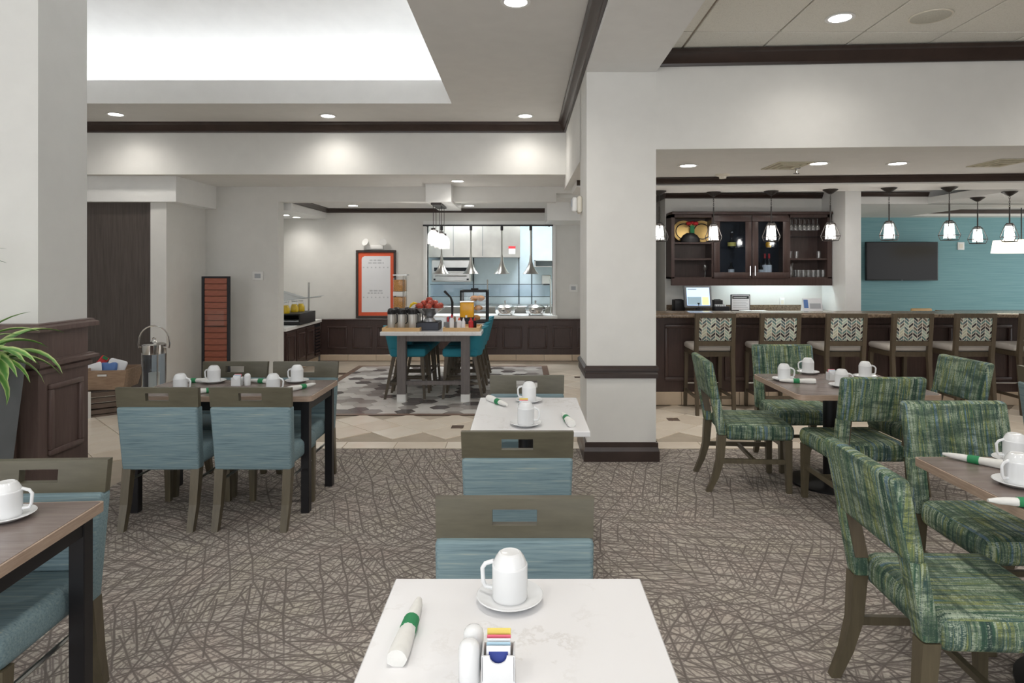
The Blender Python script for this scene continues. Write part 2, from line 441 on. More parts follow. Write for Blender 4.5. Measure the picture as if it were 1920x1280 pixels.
# straight border course next to the carpet
bt = MB().box(-.222, .222, -.1, .1, -.010, 0, .002).build('border_tile', 'tile', floor, smooth=False)
k = 0
for i in range(-7, 17):
    x = i * .45
    if .45 < x < 1.15: continue
    o = bt if k == 0 else bt.copy()
    if k: C.objects.link(o); o.parent = floor
    o.location = (x, 5.665, -.0004); k += 1
ab = MB().box(-.06, .06, -.06, .06, -.01, .0012).build('accent_tile', 'tile_dark', floor, smooth=False)
for k, (px, py) in enumerate(((858, 800), (1262, 786), (1085, 707), (640, 700))):
    o = ab if k == 0 else ab.copy()
    if k: C.objects.link(o); o.parent = floor
    y = FY(py); o.location = (PX(px, y), y, 0)

# hexagon tile inset
HX0, HX1, HY0, HY1 = -2.52, .30, 6.86, 10.1
inset = struct(MB().box(HX0 - .09, HX1 + .09, HY0 - .07, HY1 + .09, -.008, -.0005).build('floor_inset', 'grout', smooth=False), 'hexagon tile floor inset with brown border under the breakfast table')
for nm, bx in (('border_strip', (HX0 - .09, HX1 + .09, HY0 - .07, HY0)), ('border_strip', (HX0 - .09, HX1 + .09, HY1, HY1 + .09)),
               ('border_strip', (HX0 - .09, HX0, HY0, HY1)), ('border_strip', (HX1, HX1 + .09, HY0, HY1))):
    MB().box(bx[0], bx[1], bx[2], bx[3], -.006, .003).build(nm, 'hexborder', inset, smooth=False)
HR = .118
protos = {}
for key in ('hexw', 'hexl', 'hexm', 'hexd'):
    protos[key] = None
rows = int((HY1 - HY0) / (HR * 1.732)) + 1
def hexpoly(cx, cy, r):
    p = [(cx + r * math.cos(R(60 * q)), cy + r * math.sin(R(60 * q))) for q in range(6)]
    return [(min(max(a, HX0), HX1), min(max(c, HY0), HY1)) for a, c in p]
cols = int((HX1 - HX0) / (HR * 1.5)) + 2
for i in range(cols):
    for j in range(-1, rows + 1):
        cx = HX0 + i * HR * 1.5; cy = HY0 + (j + (.5 if i % 2 else 0)) * HR * 1.732
        if cx - HR * .5 > HX1 or cy > HY1 + .05 or cy < HY0 - .05: continue
        key = random.choices(('hexw', 'hexl', 'hexm', 'hexd'), (4.2, 2.2, 1.6, 2.2))[0]
        inside = HX0 < cx - HR and cx + HR < HX1 and HY0 < cy - HR and cy + HR < HY1
        if inside:
            if protos[key] is None:
                protos[key] = MB().prism(hexpoly((HX0 + HX1) / 2, (HY0 + HY1) / 2, HR - .003), -.004, .0022).build('hexagon_tile', key, inset, smooth=False)
                protos[key].data.transform(Matrix.Translation((-(HX0 + HX1) / 2, -(HY0 + HY1) / 2, 0))); o = protos[key]
            else:
                o = protos[key].copy(); C.objects.link(o); o.parent = inset
            o.location = (cx, cy, 0)
        else:
            MB().prism(hexpoly(cx, cy, HR - .003), -.004, .0022).build('hexagon_tile', key, inset, smooth=False)

# main ceiling with the lit tray
TX1, TY1, TX0, TY0 = -.753, 6.79, -5.4, 1.2
ceiling = struct(MB().build('ceiling', 'ceil')) if False else None
b = MB(); b.box(TX1, XB0, -3, YB, ZC, ZC + .249); b.box(-7.5, TX1, TY1, YB, ZC, ZC + .249)
b.box(-7.5, TX0, -3, TY1, ZC, ZC + .249); b.box(TX0, TX1, -3, TY0, ZC, ZC + .249)
ceiling = struct(b.build('ceiling', 'ceil', smooth=False))
b = MB(); SH = .38; zt = 4.35
b.box(TX0 - SH, TX1 + SH, TY0 - SH, TY1 + SH, zt, zt + .1)
for q in ((TX0 - SH - .1, TX0 - SH, TY0 - SH, TY1 + SH), (TX1 + SH, TX1 + SH + .1, TY0 - SH, TY1 + SH), (TX0 - SH, TX1 + SH, TY0 - SH - .1, TY0 - SH), (TX0 - SH, TX1 + SH, TY1 + SH, TY1 + SH + .1)):
    b.box(*q, ZC + .249, zt + .1)
zl = ZC + .249; arc = [(TY1 + SH - 1.9 * (1 - math.cos(R(a))), zl + (zt - zl) * math.sin(R(a))) for a in range(0, 91, 6)]
b.prism(arc + [(TY1 + SH + .02, zt + .02), (TY1 + SH + .02, zl)], TX0 - SH, TX1 + SH, 'x')
tray = struct(b.build('ceiling_tray', 'white', ang=.5))
for q in ((TX0 + .2, TX1 - .2, TY1 + .16, TY1 + .22), (TX0 + .2, TX1 - .2, TY0 - .22, TY0 - .16), (TX1 + .16, TX1 + .22, TY0 + .2, TY1 - .2), (TX0 - .22, TX0 - .16, TY0 + .2, TY1 - .2)):
    o = MB().box(*q, ZC + .251, ZC + .275).build('cove_strip', 'cove', tray, smooth=False)
    o['label'] = 'lit cove strip'

# bulkhead and wall to the kitchen nook
struct(MB().box(-7.5, XB0, YB, YB + .3, ZB, ZC + .249).build('wall_bulkhead', 'wall', smooth=False))
sbox('ceiling_nook', 'ceil', -7.5, 1.3, YB + .3, YW, ZB, ZB + .1)
XJ0, XJ1 = PX(522, YW), PX(1043, YW)
ZH = PZ(378, YW)
b = MB(); b.box(-4.9, XJ0, YW, YW + .2, 0, ZB + .1); b.box(XJ0, XJ1, YW, YW + .2, ZH, ZB + .1); b.box(XJ1, 1.3, YW, YW + .2, ZH + .12, ZB + .1)
struct(b.build('wall_nook', 'wall', smooth=False))
XS = PX(312, 7.92)
sbox('wall_return', 'wall', PX(282, 7.92), XS, 7.92, YW, 0, ZB)
sbox('wall_soffit', 'white', -7.5, PX(330, 7.86), 7.86, YW, PZ(378, 7.86), ZB)
wp = struct(MB().box(-7.5, PX(282, 7.92), 7.96, 8.1, 0, 2.4).build('wall_panel', 'darkwall', smooth=False), 'dark wood laminate wall panel')
sbox('wall_left', 'wall', -7.6, -7.5, -3, 9, 0, 4)
sbox('wall_right_added', 'wall', 9, 9.1, -3, 5, 0, 3.5); sbox('wall_rear_added', 'wall', 3.2, 9, -3.1, -3, 0, 3.5)  # unseen walls added to cut the outside light on the right header
# kitchen nook
ZKC = PZ(391, YK)
sbox('ceiling_kitchen', 'ceil', -5.2, 1.3, YW + .2, YK + .05, ZKC, ZKC + .1)
sbox('wall_kitchen_side', 'wall', -4.6, -4.5, YW + .2, YK, 0, 2.6)
KX0, KX1, KZ0, KZ1 = PX(801, YK), PX(1036, YK), PZ(597, YK), PZ(421, YK)
b = MB(); b.box(-4.6, KX0, YK, YK + .15, 0, 2.7); b.box(KX0, KX1, YK, YK + .15, KZ1, 2.7); b.box(KX0, KX1, YK, YK + .15, 0, KZ0 - .04); b.box(KX1, 1.9, YK, YK + .15, 0, 2.7)
struct(b.build('wall_back', 'wall', smooth=False))
b = MB()
for q in ((KX0 - .06, KX0, KZ0, KZ1 + .06), (KX1, KX1 + .05, KZ0, KZ1 + .06), (KX0, KX1, KZ1, KZ1 + .06)):
    b.box(q[0], q[1], YK - .03, YK + .16, q[2], q[3])
struct(b.build('trim_pass_window', 'white', smooth=False))
sbox('wall_soffit_kitchen', 'white', -4.5, PX(612, YK), YW + .25, YK, PZ(410, YK), ZKC)
sbox('wall_soffit_right', 'white', PX(1026, 9.7), 1.3, 9.7, YK, PZ(413, 9.7), ZKC)
sbox('wall_partition', 'wall', 1.3, 1.4, 8.2, YK, 0, 2.8)
def crown(name, pts, z0, z1, d=.07, mat='trim'):        # pts: plan polyline, profile sticks out to its left
    b = MB()
    for (x0, y0), (x1, y1) in zip(pts, pts[1:]):
        dx, dy = x1 - x0, y1 - y0; L = math.hypot(dx, dy); nx, ny = -dy / L, dx / L; ux, uy = dx / L, dy / L
        prof = [(0, z0), (d * .25, z0), (d * .3, z0 + (z1 - z0) * .15), (d * .55, z0 + (z1 - z0) * .35), (d * .8, z0 + (z1 - z0) * .72), (d, z0 + (z1 - z0) * .8), (d, z1), (0, z1)]
        A = [b.bm.verts.new((x0 + nx * u + ux * u * .0, y0 + ny * u, z)) for u, z in prof]
        Bv = [b.bm.verts.new((x1 + nx * u, y1 + ny * u, z)) for u, z in prof]
        n = len(prof); b.bm.faces.new(A[::-1]); b.bm.faces.new(Bv)
        for i in range(n): b.bm.faces.new((A[i], A[(i + 1) % n], Bv[(i + 1) % n], Bv[i]))
    return struct(b.build(name, mat, ang=.35))
crown('trim_1', [(XB0, YB), (-7.5, YB)], ZC - .115, ZC, .09)
crown('trim_2', [(XB0, -3), (XB0, YB - .0)], ZC - .115, ZC, .09)
crown('trim_3', [(PX(1026, 9.75) + .0, YK), (PX(612, YK), YK)], ZKC - .07, ZKC, .07)
crown('trim_4', [(PX(612, YK), YK), (PX(612, YK), YW + .25)], ZKC - .07, ZKC, .07)
# beam, column
sbox('ceiling_beam', 'white', XB0, XB1, -3, CY, 3.15, ZC + .3)
sbox('wall_side_header', 'wall', XB0, XB1, CY + .55, YB + .3, 2.53, ZC + .249)
column = struct(MB().box(XB0, XB1, CY, CY + .58, 0, ZC + .249).build('wall_column', 'wall', smooth=False), 'grey white square column with dark chair rail and base')
def ring(x0, x1, y0, y1, z0, z1, d, prof=True):
    b = MB(); zs = [(0, z0), (d, z0), (d, z0 + (z1 - z0) * .55), (d * .6, z0 + (z1 - z0) * .75), (d * .6, z1 - .004), (d * .3, z1), (0, z1)] if prof else [(0, z0), (d, z0), (d, z1), (0, z1)]
    rings = [[b.bm.verts.new((x, y, z)) for x, y in ((x0 - u, y0 - u), (x1 + u, y0 - u), (x1 + u, y1 + u), (x0 - u, y1 + u))] for u, z in zs]
    for A, Bv in zip(rings, rings[1:]):
        for k in range(4): b.bm.faces.new((A[k], A[(k + 1) % 4], Bv[(k + 1) % 4], Bv[k]))
    return b
o = ring(XB0, XB1, CY, CY + .58, .0, .158, .025).build('base_molding', 'trim', column, ang=.3)
o = ring(XB0, XB1, CY, CY + .58, .675, .735, .015).build('chair_rail', 'trim', column, ang=.3)
o = ring(XB0, XB1, CY, CY + .58, .735, .775, .022).build('chair_rail', 'trim', column, ang=.3)
# right header wall (slightly turned towards the camera)
T35 = math.tan(R(3.3))
def wl(x, y0=CY): return y0 - (x - XB1) * T35
b = MB(); b.prism([(XB1 - .02, wl(XB1 - .02)), (9, wl(9)), (9, wl(9) + .27), (XB1 - .02, wl(XB1) + .27)], 2.525, ZC + .249)
struct(b.build('wall_header', 'wall', smooth=False))
crown('trim_5', [(9, wl(9)), (XB1 + .03, wl(XB1 + .03))], 3.19, 3.31, .085)
# tile ceiling on the right
gridc = struct(MB().box(XB1, 9, -3, CY + .1, 3.335, 3.5).build('ceiling_grid', 'grout', smooth=False), 'suspended ceiling grid with acoustic tiles')
ct = MB().box(0, .615, 0, .585, 3.318, 3.336, .003).build('ceiling_tile', 'ctile', gridc, smooth=False); k = 0
for i in range(-1, 9):
    for j in range(-7, 1):
        x0 = 1.278 + i * .63; y0 = 4.75 + j * .6
        if i < 0:
            MB().box(XB1 + .002, x0 + .615, y0 + .007, y0 + .592, 3.318, 3.336).build('ceiling_tile', 'ctile', gridc, smooth=False); continue
        o = ct if k == 0 else ct.copy()
        if k: C.objects.link(o); o.parent = gridc
        o.location = (x0 + .0075, y0 + .0075, 0); k += 1
# bar ceilings
b = MB(); b.prism([(.6, wl(.6) + .2), (9, wl(9) + .2), (9, 6.6), (.6, 7.3)], 2.55, 2.65)
struct(b.build('ceiling_bar', 'ceil', smooth=False))
def sf(x): return 7.1 - (x - .6) * .082
b = MB(); b.prism([(.6, sf(.6)), (9, sf(9)), (9, 9.05), (5.7, 9.05), (5.7, sf(5.7) + .62), (.6, sf(.6) + .68)], 2.46, 2.55)
struct(b.build('ceiling_bar_soffit', 'ceil', smooth=False))
crown('trim_6', [(9, sf(9)), (.6, sf(.6))], 2.475, 2.549, .05)
sbox('ceiling_bar_back', 'ceil', .6, 5.7, 7.2, 9.2, 2.635, 2.7)
YBB = 9.2
sbox('ceiling_roof', 'ceil', .6, 12.1, 5.3, 11.7, 2.82, 2.9)
bw = sbox('wall_bar_back', 'wall', PX(1247, YBB), 4.45, YBB, 10.7, 0, 2.7)
crown('trim_7', [(4.3, YBB), (PX(1247, YBB), YBB)], 2.555, 2.63, .06)
crown('trim_8', [(PX(1247, YBB), YBB - .03), (PX(1247, YBB), 10.6)], 2.555, 2.63, .06)
sbox('wall_bar_stub', 'white', 4.30, 4.51, 8.53, YBB, 0, 2.7)
sbox('wall_bar_left', 'wall', 1.4, PX(1247, YBB), 10.7, 10.8, 0, 2.8)
# teal lounge
YT = 11.5
struct(MB().box(4.3, 12, YT, YT + .1, 0, 2.8).build('wall_teal', 'teal_wall', smooth=False), 'teal grasscloth wall of the lounge')
b = MB(); b.box(4.45, 12, 9.0, 9.6, 2.46, 2.7); b.box(4.45, 6.75, 9.6, 11.15, 2.46, 2.7); b.box(4.45, 12, 11.15, YT, 2.46, 2.7); b.box(6.75, 12, 9.6, 11.15, 2.62, 2.7)
struct(b.build('ceiling_lounge', 'ceil', smooth=False))
crown('trim_9', [(12, 11.15), (6.75, 11.15)], 2.50, 2.57, .04)
crown('trim_10', [(6.75, 11.15), (6.75, 9.6)], 2.50, 2.57, .04)
crown('trim_11', [(5.7, 9.0), (4.51, 9.0)], 2.56, 2.62, .04)

# left column with panelled wainscot
LX, LY0, LY1 = -2.9, 3.83, 4.26
lc = struct(MB().box(-4.4, LX, LY0, LY1, 1.2, ZC + .2).build('wall_column_left', 'wall', smooth=False), 'pale column above dark panelled wainscot')
MB().box(-4.4, LX + .004, LY0 - .004, LY1 + .004, 0, 1.2).build('wainscot', 'wainscot_lit', lc, smooth=False)
ring(-4.4, LX, LY0, LY1, 1.185, 1.235, .05).build('cap_molding', 'wainscot_lit', lc, ang=.3)
ring(-4.4, LX, LY0, LY1, .93, .975, .022).build('rail_molding', 'wainscot_lit', lc, ang=.3)
ring(-4.4, LX, LY0, LY1, .975, 1.01, .05).build('rail_molding', 'wainscot_lit', lc, ang=.3)
ring(-4.4, LX, LY0, LY1, 0, .16, .025).build('base_molding', 'wainscot_lit', lc, ang=.3)
def frame_panel(parent, mat, axis, at, u0, u1, z0, z1, wdt=.035, d=.022, out=1):
    b = MB()
    for (a0, a1, c0, c1) in ((u0, u1, z0, z0 + wdt), (u0, u1, z1 - wdt, z1), (u0, u0 + wdt, z0 + wdt, z1 - wdt), (u1 - wdt, u1, z0 + wdt, z1 - wdt)):
        if axis == 'x': b.box(at, at + d * out, a0, a1, c0, c1, .008, 2)
        else: b.box(a0, a1, at, at + d * out, c0, c1, .008, 2)
    return b.build('panel_molding', mat, parent)
frame_panel(lc, 'wainscot_lit', 'x', LX + .004, LY0 + .07, LY1 - .06, .42, .86)
frame_panel(lc, 'wainscot_lit', 'y', LY0 - .004, -3.9, -3.02, .25, .86, out=-1)

# kitchen wainscot with panels and tile base
ws = struct(MB().box(-3.40, 1.28, YK - .05, YK, .1, .675).build('wall_wainscot', 'wainscot', smooth=False), 'dark wood wainscot with square raised panels')
MB().box(-3.40, 1.28, YK - .07, YK, .675, .70, .006).build('cap_rail', 'wainscot', ws)
x = -3.28
while x < 1.2:
    frame_panel(ws, 'wainscot', 'y', YK - .05, x, x + .33, .2, .58, .03, .018, -1)
    x += .42
x = -3.40; k = 0; b0 = None
while x < 1.2:
    if b0 is None: b0 = MB().box(.002, .468, YK - .06, YK, 0, .1, .003).build('base_tile', 'tile_base', ws, smooth=False); o = b0
    else: o = b0.copy(); C.objects.link(o); o.parent = ws
    o.location = (x, 0, 0); x += .47

# ------------------------------------------------------------------ lamps
def make_downlight(power, r=.075):
    t = thing('recessed_downlight', '', 'downlight')
    MB().lathe([(r, 0), (r + .025, -.004), (r + .022, -.008), (r, -.006)], 28).build('trim_ring', 'white', t)
    MB().lathe([(0, -.002), (r, -.002), (r, -.001), (0, -.001)], 28).build('lens', 'lens', t)
    ld = bpy.data.lights.new('downlight_lamp', 'SPOT'); ld.energy = power; ld.spot_size = R(150); ld.spot_blend = 1.0; ld.shadow_soft_size = r
    ld.color = (1, .95, .88)
    lo = bpy.data.objects.new('lamp', ld); C.objects.link(lo); lo.parent = t; lo.location = (0, 0, -.03)
    return t
DL = Kind(make_downlight(DOWN)); DS = Kind(make_downlight(DOWN * .45, .06)); DX = Kind(make_downlight(DOWN * 2.3))
def dl(px, py, z, label, group=None, kind=None):
    Y = (z - H) * F / (HY - py); return (kind or DL).put((PX(px, Y), Y, z), 0, label, group)
G = 'downlights in the main ceiling'
dl(217, 214, ZC, 'round recessed downlight over the bulkhead nearest the pale panelled column', G)
dl(615, 217, ZC, 'round recessed downlight at the middle of the dark crown molding', G)
dl(985, 217, ZC, 'round recessed downlight by the corner of the crown moldings', G)
dl(967, 3, ZC, 'round recessed downlight in the ceiling strip beside the lit tray', G, DX)
for y in (1.6, -1.2): DX.put((-.06, y, ZC), 0, 'round recessed downlight further along the strip beside the lit tray', G)
for x in (-1.6, -3.2, -4.8): DX.put((x, .3, ZC), 0, 'added unseen downlight in the ceiling strip across the end of the lit tray', G)  # unseen downlights added to brighten the floor and tables
G = 'downlights in the tile ceiling'
dl(1575, 33, 3.318, 'round recessed downlight in the acoustic tile ceiling beside the speaker', G)
for p in ((2.21, 2.6), (4.7, 4.4), (4.7, 2.2), (2.2, .4), (4.7, 0)): DX.put((p[0], p[1], 3.318), 0, 'round recessed downlight further along the acoustic tile ceiling', G)
G = 'downlights over the bar aisle'
for px, py, l in ((1290, 310, 'round recessed downlight over the bar aisle beside the square column'), (1535, 306, 'round recessed downlight over the bar aisle beside a square vent'), (1683, 306, 'round recessed downlight over the bar aisle between two square vents')):
    dl(px, py, 2.55, l, G)
DL.put((5.9, 6.0, 2.55), 0, 'round recessed downlight over the far end of the bar aisle', G)
for x in (2.6, 3.7): DL.put((x, 8.15, 2.635), 0, 'added hidden downlight behind the bar soffit above the back counter', 'added downlights behind the bar soffit')  # out of sight, added to light the wall cabinet and back bar
G = 'downlights in the breakfast nook'
DL.put((PX(858, 8.3), 8.3, ZB), 0, 'small recessed downlight in the lowered ceiling before the kitchen', G)
for px, l in ((662, 'small recessed downlight above the framed poster'), (880, 'small recessed downlight above the pass window')):
    DL.put((PX(px, 10.25), 10.25, ZKC), 0, l, G)
for px, y in ((535, 10.0), (556, 10.45)):
    DS.put((PX(px, y), y, PZ(410, YK)), 0, 'small recessed downlight in the soffit above the juice counter', 'downlights above the juice counter')

def vent(px, py, z, label):
    Y = (z - H) * F / (HY - py); t = thing('ceiling_vent', label, 'vent', (PX(px, Y), Y, z), 0, 'square ceiling vents over the bar aisle'); t.scale = (.55, .75, .7)
    b = MB()
    for s in (.30, .22, .14):
        for q in ((-s, s, -s, -s + .03), (-s, s, s - .03, s), (-s, -s + .03, -s + .03, s - .03), (s - .03, s, -s + .03, s - .03)):
            b.box(*q, -.012 - (.30 - s) * .12, -.001)
    b.build('louvre_frame', 'vent', t, smooth=False)
    MB().box(-.28, .28, -.28, .28, -.004, -.001).build('duct_backing', 'grout', t, smooth=False)
vent(1475, 310, 2.55, 'square cream ceiling vent above the wall cabinet side of the bar aisle')
vent(1875, 305, 2.55, 'square cream ceiling vent toward the television side of the bar aisle')
Y = (2.55 - H) * F / (HY - 322)
t = thing('sprinkler_head', 'small chrome fire sprinkler in the bar aisle ceiling', 'sprinkler', (PX(1493, 6.3), 6.3, 2.55))
MB().lathe([(.04, 0), (.04, -.006), (.012, -.012), (.012, -.05), (.03, -.055), (.03, -.06), (0, -.06)], 14).build('body', 'chrome', t)
t = thing('smoke_detector', 'round cream smoke detector by the bar soffit trim', 'smoke detector', (PX(1355, 6.75), 6.75, 2.55))
MB().lathe([(.075, 0), (.075, -.012), (.06, -.022), (0, -.022)], 20).build('base', 'cream', t); MB().lathe([(.04, -.022), (.035, -.045), (0, -.047)], 16).build('sensor_cap', 'cream', t)
Y = (3.318 - H) * F / (HY - 30)
t = thing('ceiling_speaker', 'round cream speaker grille in the acoustic tile ceiling', 'speaker', (PX(1745, Y), Y, 3.318))
MB().lathe([(.125, 0), (.125, -.006), (.115, -.01), (0, -.012)], 32).build('grille', 'spkr', t); MB().lathe([(.125, 0), (.135, -.002), (.135, -.008), (.125, -.009)], 32).build('rim', 'cream', t)

# caged glass pendants
def make_pendant():
    t = thing('caged_pendant_lamp', '', 'pendant lamp')
    MB().lathe([(.082, 0), (.082, -.008), (.03, -.045), (.012, -.055), (0, -.055)], 20).build('canopy', 'bronze', t)
    b = MB()
    for i in range(5):
        z = -.058 - i * .026
        b.tube([(.007 * math.cos(a) * (1 if i % 2 else .3), .007 * math.cos(a) * (.3 if i % 2 else 1), z - .014 + .017 * math.sin(a)) for a in [k * math.pi / 4 for k in range(8)]], .0025, 5, True)
    b.build('chain', 'bronze', t)
    MB().tube([(0, 0, -.18), (0, 0, -.375)], .008, 8).build('stem', 'bronze', t)
    b = MB(); lev = [(.030, -.375), (.052, -.395), (.106, -.535), (.084, -.588)]
    for r, z in lev[1:]:
        b.tube([(r * math.cos(R(45 + 90 * k)), r * math.sin(R(45 + 90 * k)), z) for k in range(4)], .0045, 6, True)
    for k in range(4):
        b.tube([(r * math.cos(R(45 + 90 * k)), r * math.sin(R(45 + 90 * k)), z) for r, z in lev], .0042, 6)
    b.lathe([(.036, -.37), (.036, -.385), (.012, -.39), (0, -.39)], 12)
    b.build('cage', 'bronze', t)
    MB().lathe([(.045, -.405), (.058, -.57), (.056, -.57), (.043, -.405)], 18).build('glass_shade', 'glass_t', t)
    bl = MB().ball((0, 0, -.495), .038, 1.55).build('bulb', 'bulb', t)
    return t
PN = Kind(make_pendant())
pl = ['beside the square column', 'in front of the left door of the wall cabinet', 'in front of the bottle cupboard', 'in front of the hanging stemware', 'beside the white wall stub above the bar', 'at the television edge above the bar']
for i, (px, py) in enumerate(((1236, 358), (1338, 360), (1446, 358), (1557, 355), (1667, 352), (1780, 351), (1893, 359), (1833, 370))):
    Y = .885 * F / (HY - py)
    lb = pl[i] if i < 6 else ('just before the drum shade lamp' if i == 6 else 'set further back over the bar return')
    PN.put((PX(px, Y), Y, 2.46), R(40 if i in (0, 4, 6) else 4), 'caged clear glass pendant lamp ' + lb, 'caged pendants over the bar')

t = thing('drum_pendant_lamp', 'wide cream drum shade lamp hanging in the teal lounge', 'pendant lamp', (PX(1915, 10), 10, 2.62))
MB().lathe([(.07, 0), (.07, -.02), (0, -.02)], 16).build('canopy', 'bronze', t)
MB().tube([(0, 0, -.02), (0, 0, -.62)], .008, 8).build('stem', 'bronze', t)
MB().lathe([(.36, -.63), (.39, -.83), (.385, -.83), (.355, -.63)], 32).build('shade', 'lampshade', t)

# jar chandelier under a boxed beam
bx0, bx1 = PX(798, 8.6), PX(846, 8.6)
sbox('ceiling_box', 'white', bx0, bx1, 8.6, 10.0, PZ(378, 8.6), ZB + .05)
t = thing('jar_chandelier', 'cluster of clear glass jar pendants over the breakfast table', 'chandelier', (PX(823, 9.05), 9.05, PZ(378, 8.6)))
MB().box(-.07, .07, -.32, .32, -.03, 0, .005).build('ceiling_plate', 'bronze', t)
for k, (x, y, d) in enumerate(((-.05, -.22, .36), (.05, -.12, .40), (-.04, .0, .38), (.06, .12, .42), (-.02, .24, .40))):
    MB().tube([(x, y, -.03), (x, y, -d)], .004, 6).build('cord', 'bronze', t)
    j = MB().lathe([(.03, -d), (.045, -d - .03), (.075, -d - .06), (.08, -d - .2), (.078, -d - .2), (.073, -d - .06), (.043, -d - .032), (.028, -d - .002)], 20).build('glass_jar', 'glass_t', t)
    MB().lathe([(.03, -d + .02), (.03, -d - .02), (0, -d - .02)], 12).build('socket', 'bronze', j)
    MB().ball((x, y, -d - .1), .032, 1.2).build('bulb', 'bulb', t)
    j.location = (x, y, 0)

# heat lamps on a track over the pass window
YH = 10.62
tk = thing('lamp_track', 'thin black lamp track above the kitchen pass window', 'track', (0, 0, 0))
MB().box(PX(793, YH), PX(1037, YH), YH - .012, YH + .012, PZ(424, YH), PZ(421, YH)).build('rail', 'black', tk)
b = MB()
for px in (800, 1030): b.box(PX(px, YH) - .01, PX(px, YH) + .01, YH, YK - .03, PZ(424, YH), PZ(421, YH))
b.build('bracket', 'black', tk)
def make_heat():
    t = thing('heat_lamp', '', 'heat lamp'); zt = PZ(424, YH)
    MB().box(-.022, .022, -.02, .02, -.07, 0, .004).build('track_adapter', 'black', t)
    MB().tube([(0, 0, -.07), (0, 0, -.50)], .012, 8).build('rod', 'steel', t)
    MB().lathe([(.018, -.48), (.026, -.58), (.05, -.66), (.085, -.73), (.132, -.785), (.128, -.79), (.08, -.735), (.045, -.665), (0, -.62)], 24).build('cone_shade', 'steel', t)
    return t
HLK = Kind(make_heat())
for px, l in ((828, 'in front of the broiler, nearest the window jamb'), (883, 'at the edge of the steel broiler'), (941, 'above the chafing dishes beneath the red notice'), (995, 'nearest the wall with the thermostat')):
    HLK.put((PX(px, YH), YH, PZ(424, YH)), 0, 'brushed steel cone heat lamp ' + l, 'heat lamps over the pass')

# ------------------------------------------------------------------ chairs
def lean(k, z0):
    return lambda x, y, z: (x, y - k * max(0, z - z0), z)

def make_blue_chair():
    t = thing('dining_chair', '', 'chair'); L = lean(.11, .36); hw = .232
    # local +y is the sitting direction, back at y = -.2
    b = MB(); y0, y1 = -.232, -.200
    def fl(x, y, z): return L(x * (1 + .06 * max(0, (z - .36) / .49)), y, z)
    b.box(-hw, hw, y0, y1, .735, .772); b.box(-hw, hw, y0, y1, .820, .852); b.box(-hw, -.066, y0, y1, .772, .820); b.box(.066, hw, y0, y1, .772, .820)
    b.build('top_rail', 'olive', t, fl, smooth=False)
    MB().box(-hw, hw, -.245, -.175, .35, .736, .014, 3).build('backrest', 'bluefab', t, fl)
    b = MB().box(-.225, .225, -.20, .245, .36, .475, .035, 4)
    b.build('seat', 'bluefab', t, lambda x, y, z: (x, y, z + (.022 * (1 - (x / .225) ** 2) * (1 - ((y - .02) / .23) ** 2) if z > .43 else 0)))
    for s in (-1, 1):
        MB().sweep([(s * .205, -.285, 0, .038, .036), (s * .206, -.245, .15, .047, .045), (s * .206, -.215, .36, .052, .052)]).build('leg', 'olive_leg', t, smooth=False)
        MB().sweep([(s * .20, .212, 0, .032, .032), (s * .197, .205, .365, .048, .048)]).build('leg', 'olive_leg', t, smooth=False)
        MB().tube([(s * .203, -.22, .28), (s * .20, .205, .28)], .008, 6).build('stretcher', 'steel', t)
    return t
BC = Kind(make_blue_chair())
Gb = 'blue fabric dining chairs'
D180 = math.pi
BC.put((PX(295, 3.81) , 4.085, .004), 0, 'blue fabric chair with slotted rail, aisle side of four-seat table, nearer panelled column', Gb)
BC.put((PX(471, 3.81), 4.085, .004), R(-1), 'blue fabric chair with slotted rail, aisle side of four-seat table, nearer white tables', Gb)
BC.put((PX(428, 4.73), 4.59, .004), D180, 'blue fabric chair, tile side of four-seat table, before the red-brown slatted stand', Gb)
BC.put((PX(563, 4.73), 4.59, .004), D180, 'blue fabric chair, tile side of four-seat table, nearest the hexagon floor', Gb)
BC.put((PX(83, 2.38) + .0, 2.12, .004), D180 + R(3), 'blue fabric chair tucked under the wood table with one cup, beside the planter', Gb)
BC.put((PX(965, 1.99), 1.73, .004), D180, 'blue fabric chair facing the white quartz table with the sugar caddy and shakers', Gb)
BC.put((PX(970, 2.79), 3.07, .004), 0, 'blue fabric chair between the two white tables, back to the sugar caddy table', Gb)
BC.put((PX(988, 4.24), 3.97, .004), D180, 'blue fabric chair at the white table, backing onto the hexagon floor', Gb)
BC.put((3.86, 4.40, .004), R(-100), 'blue fabric chair beyond the green chairs beside the bar aisle', Gb)

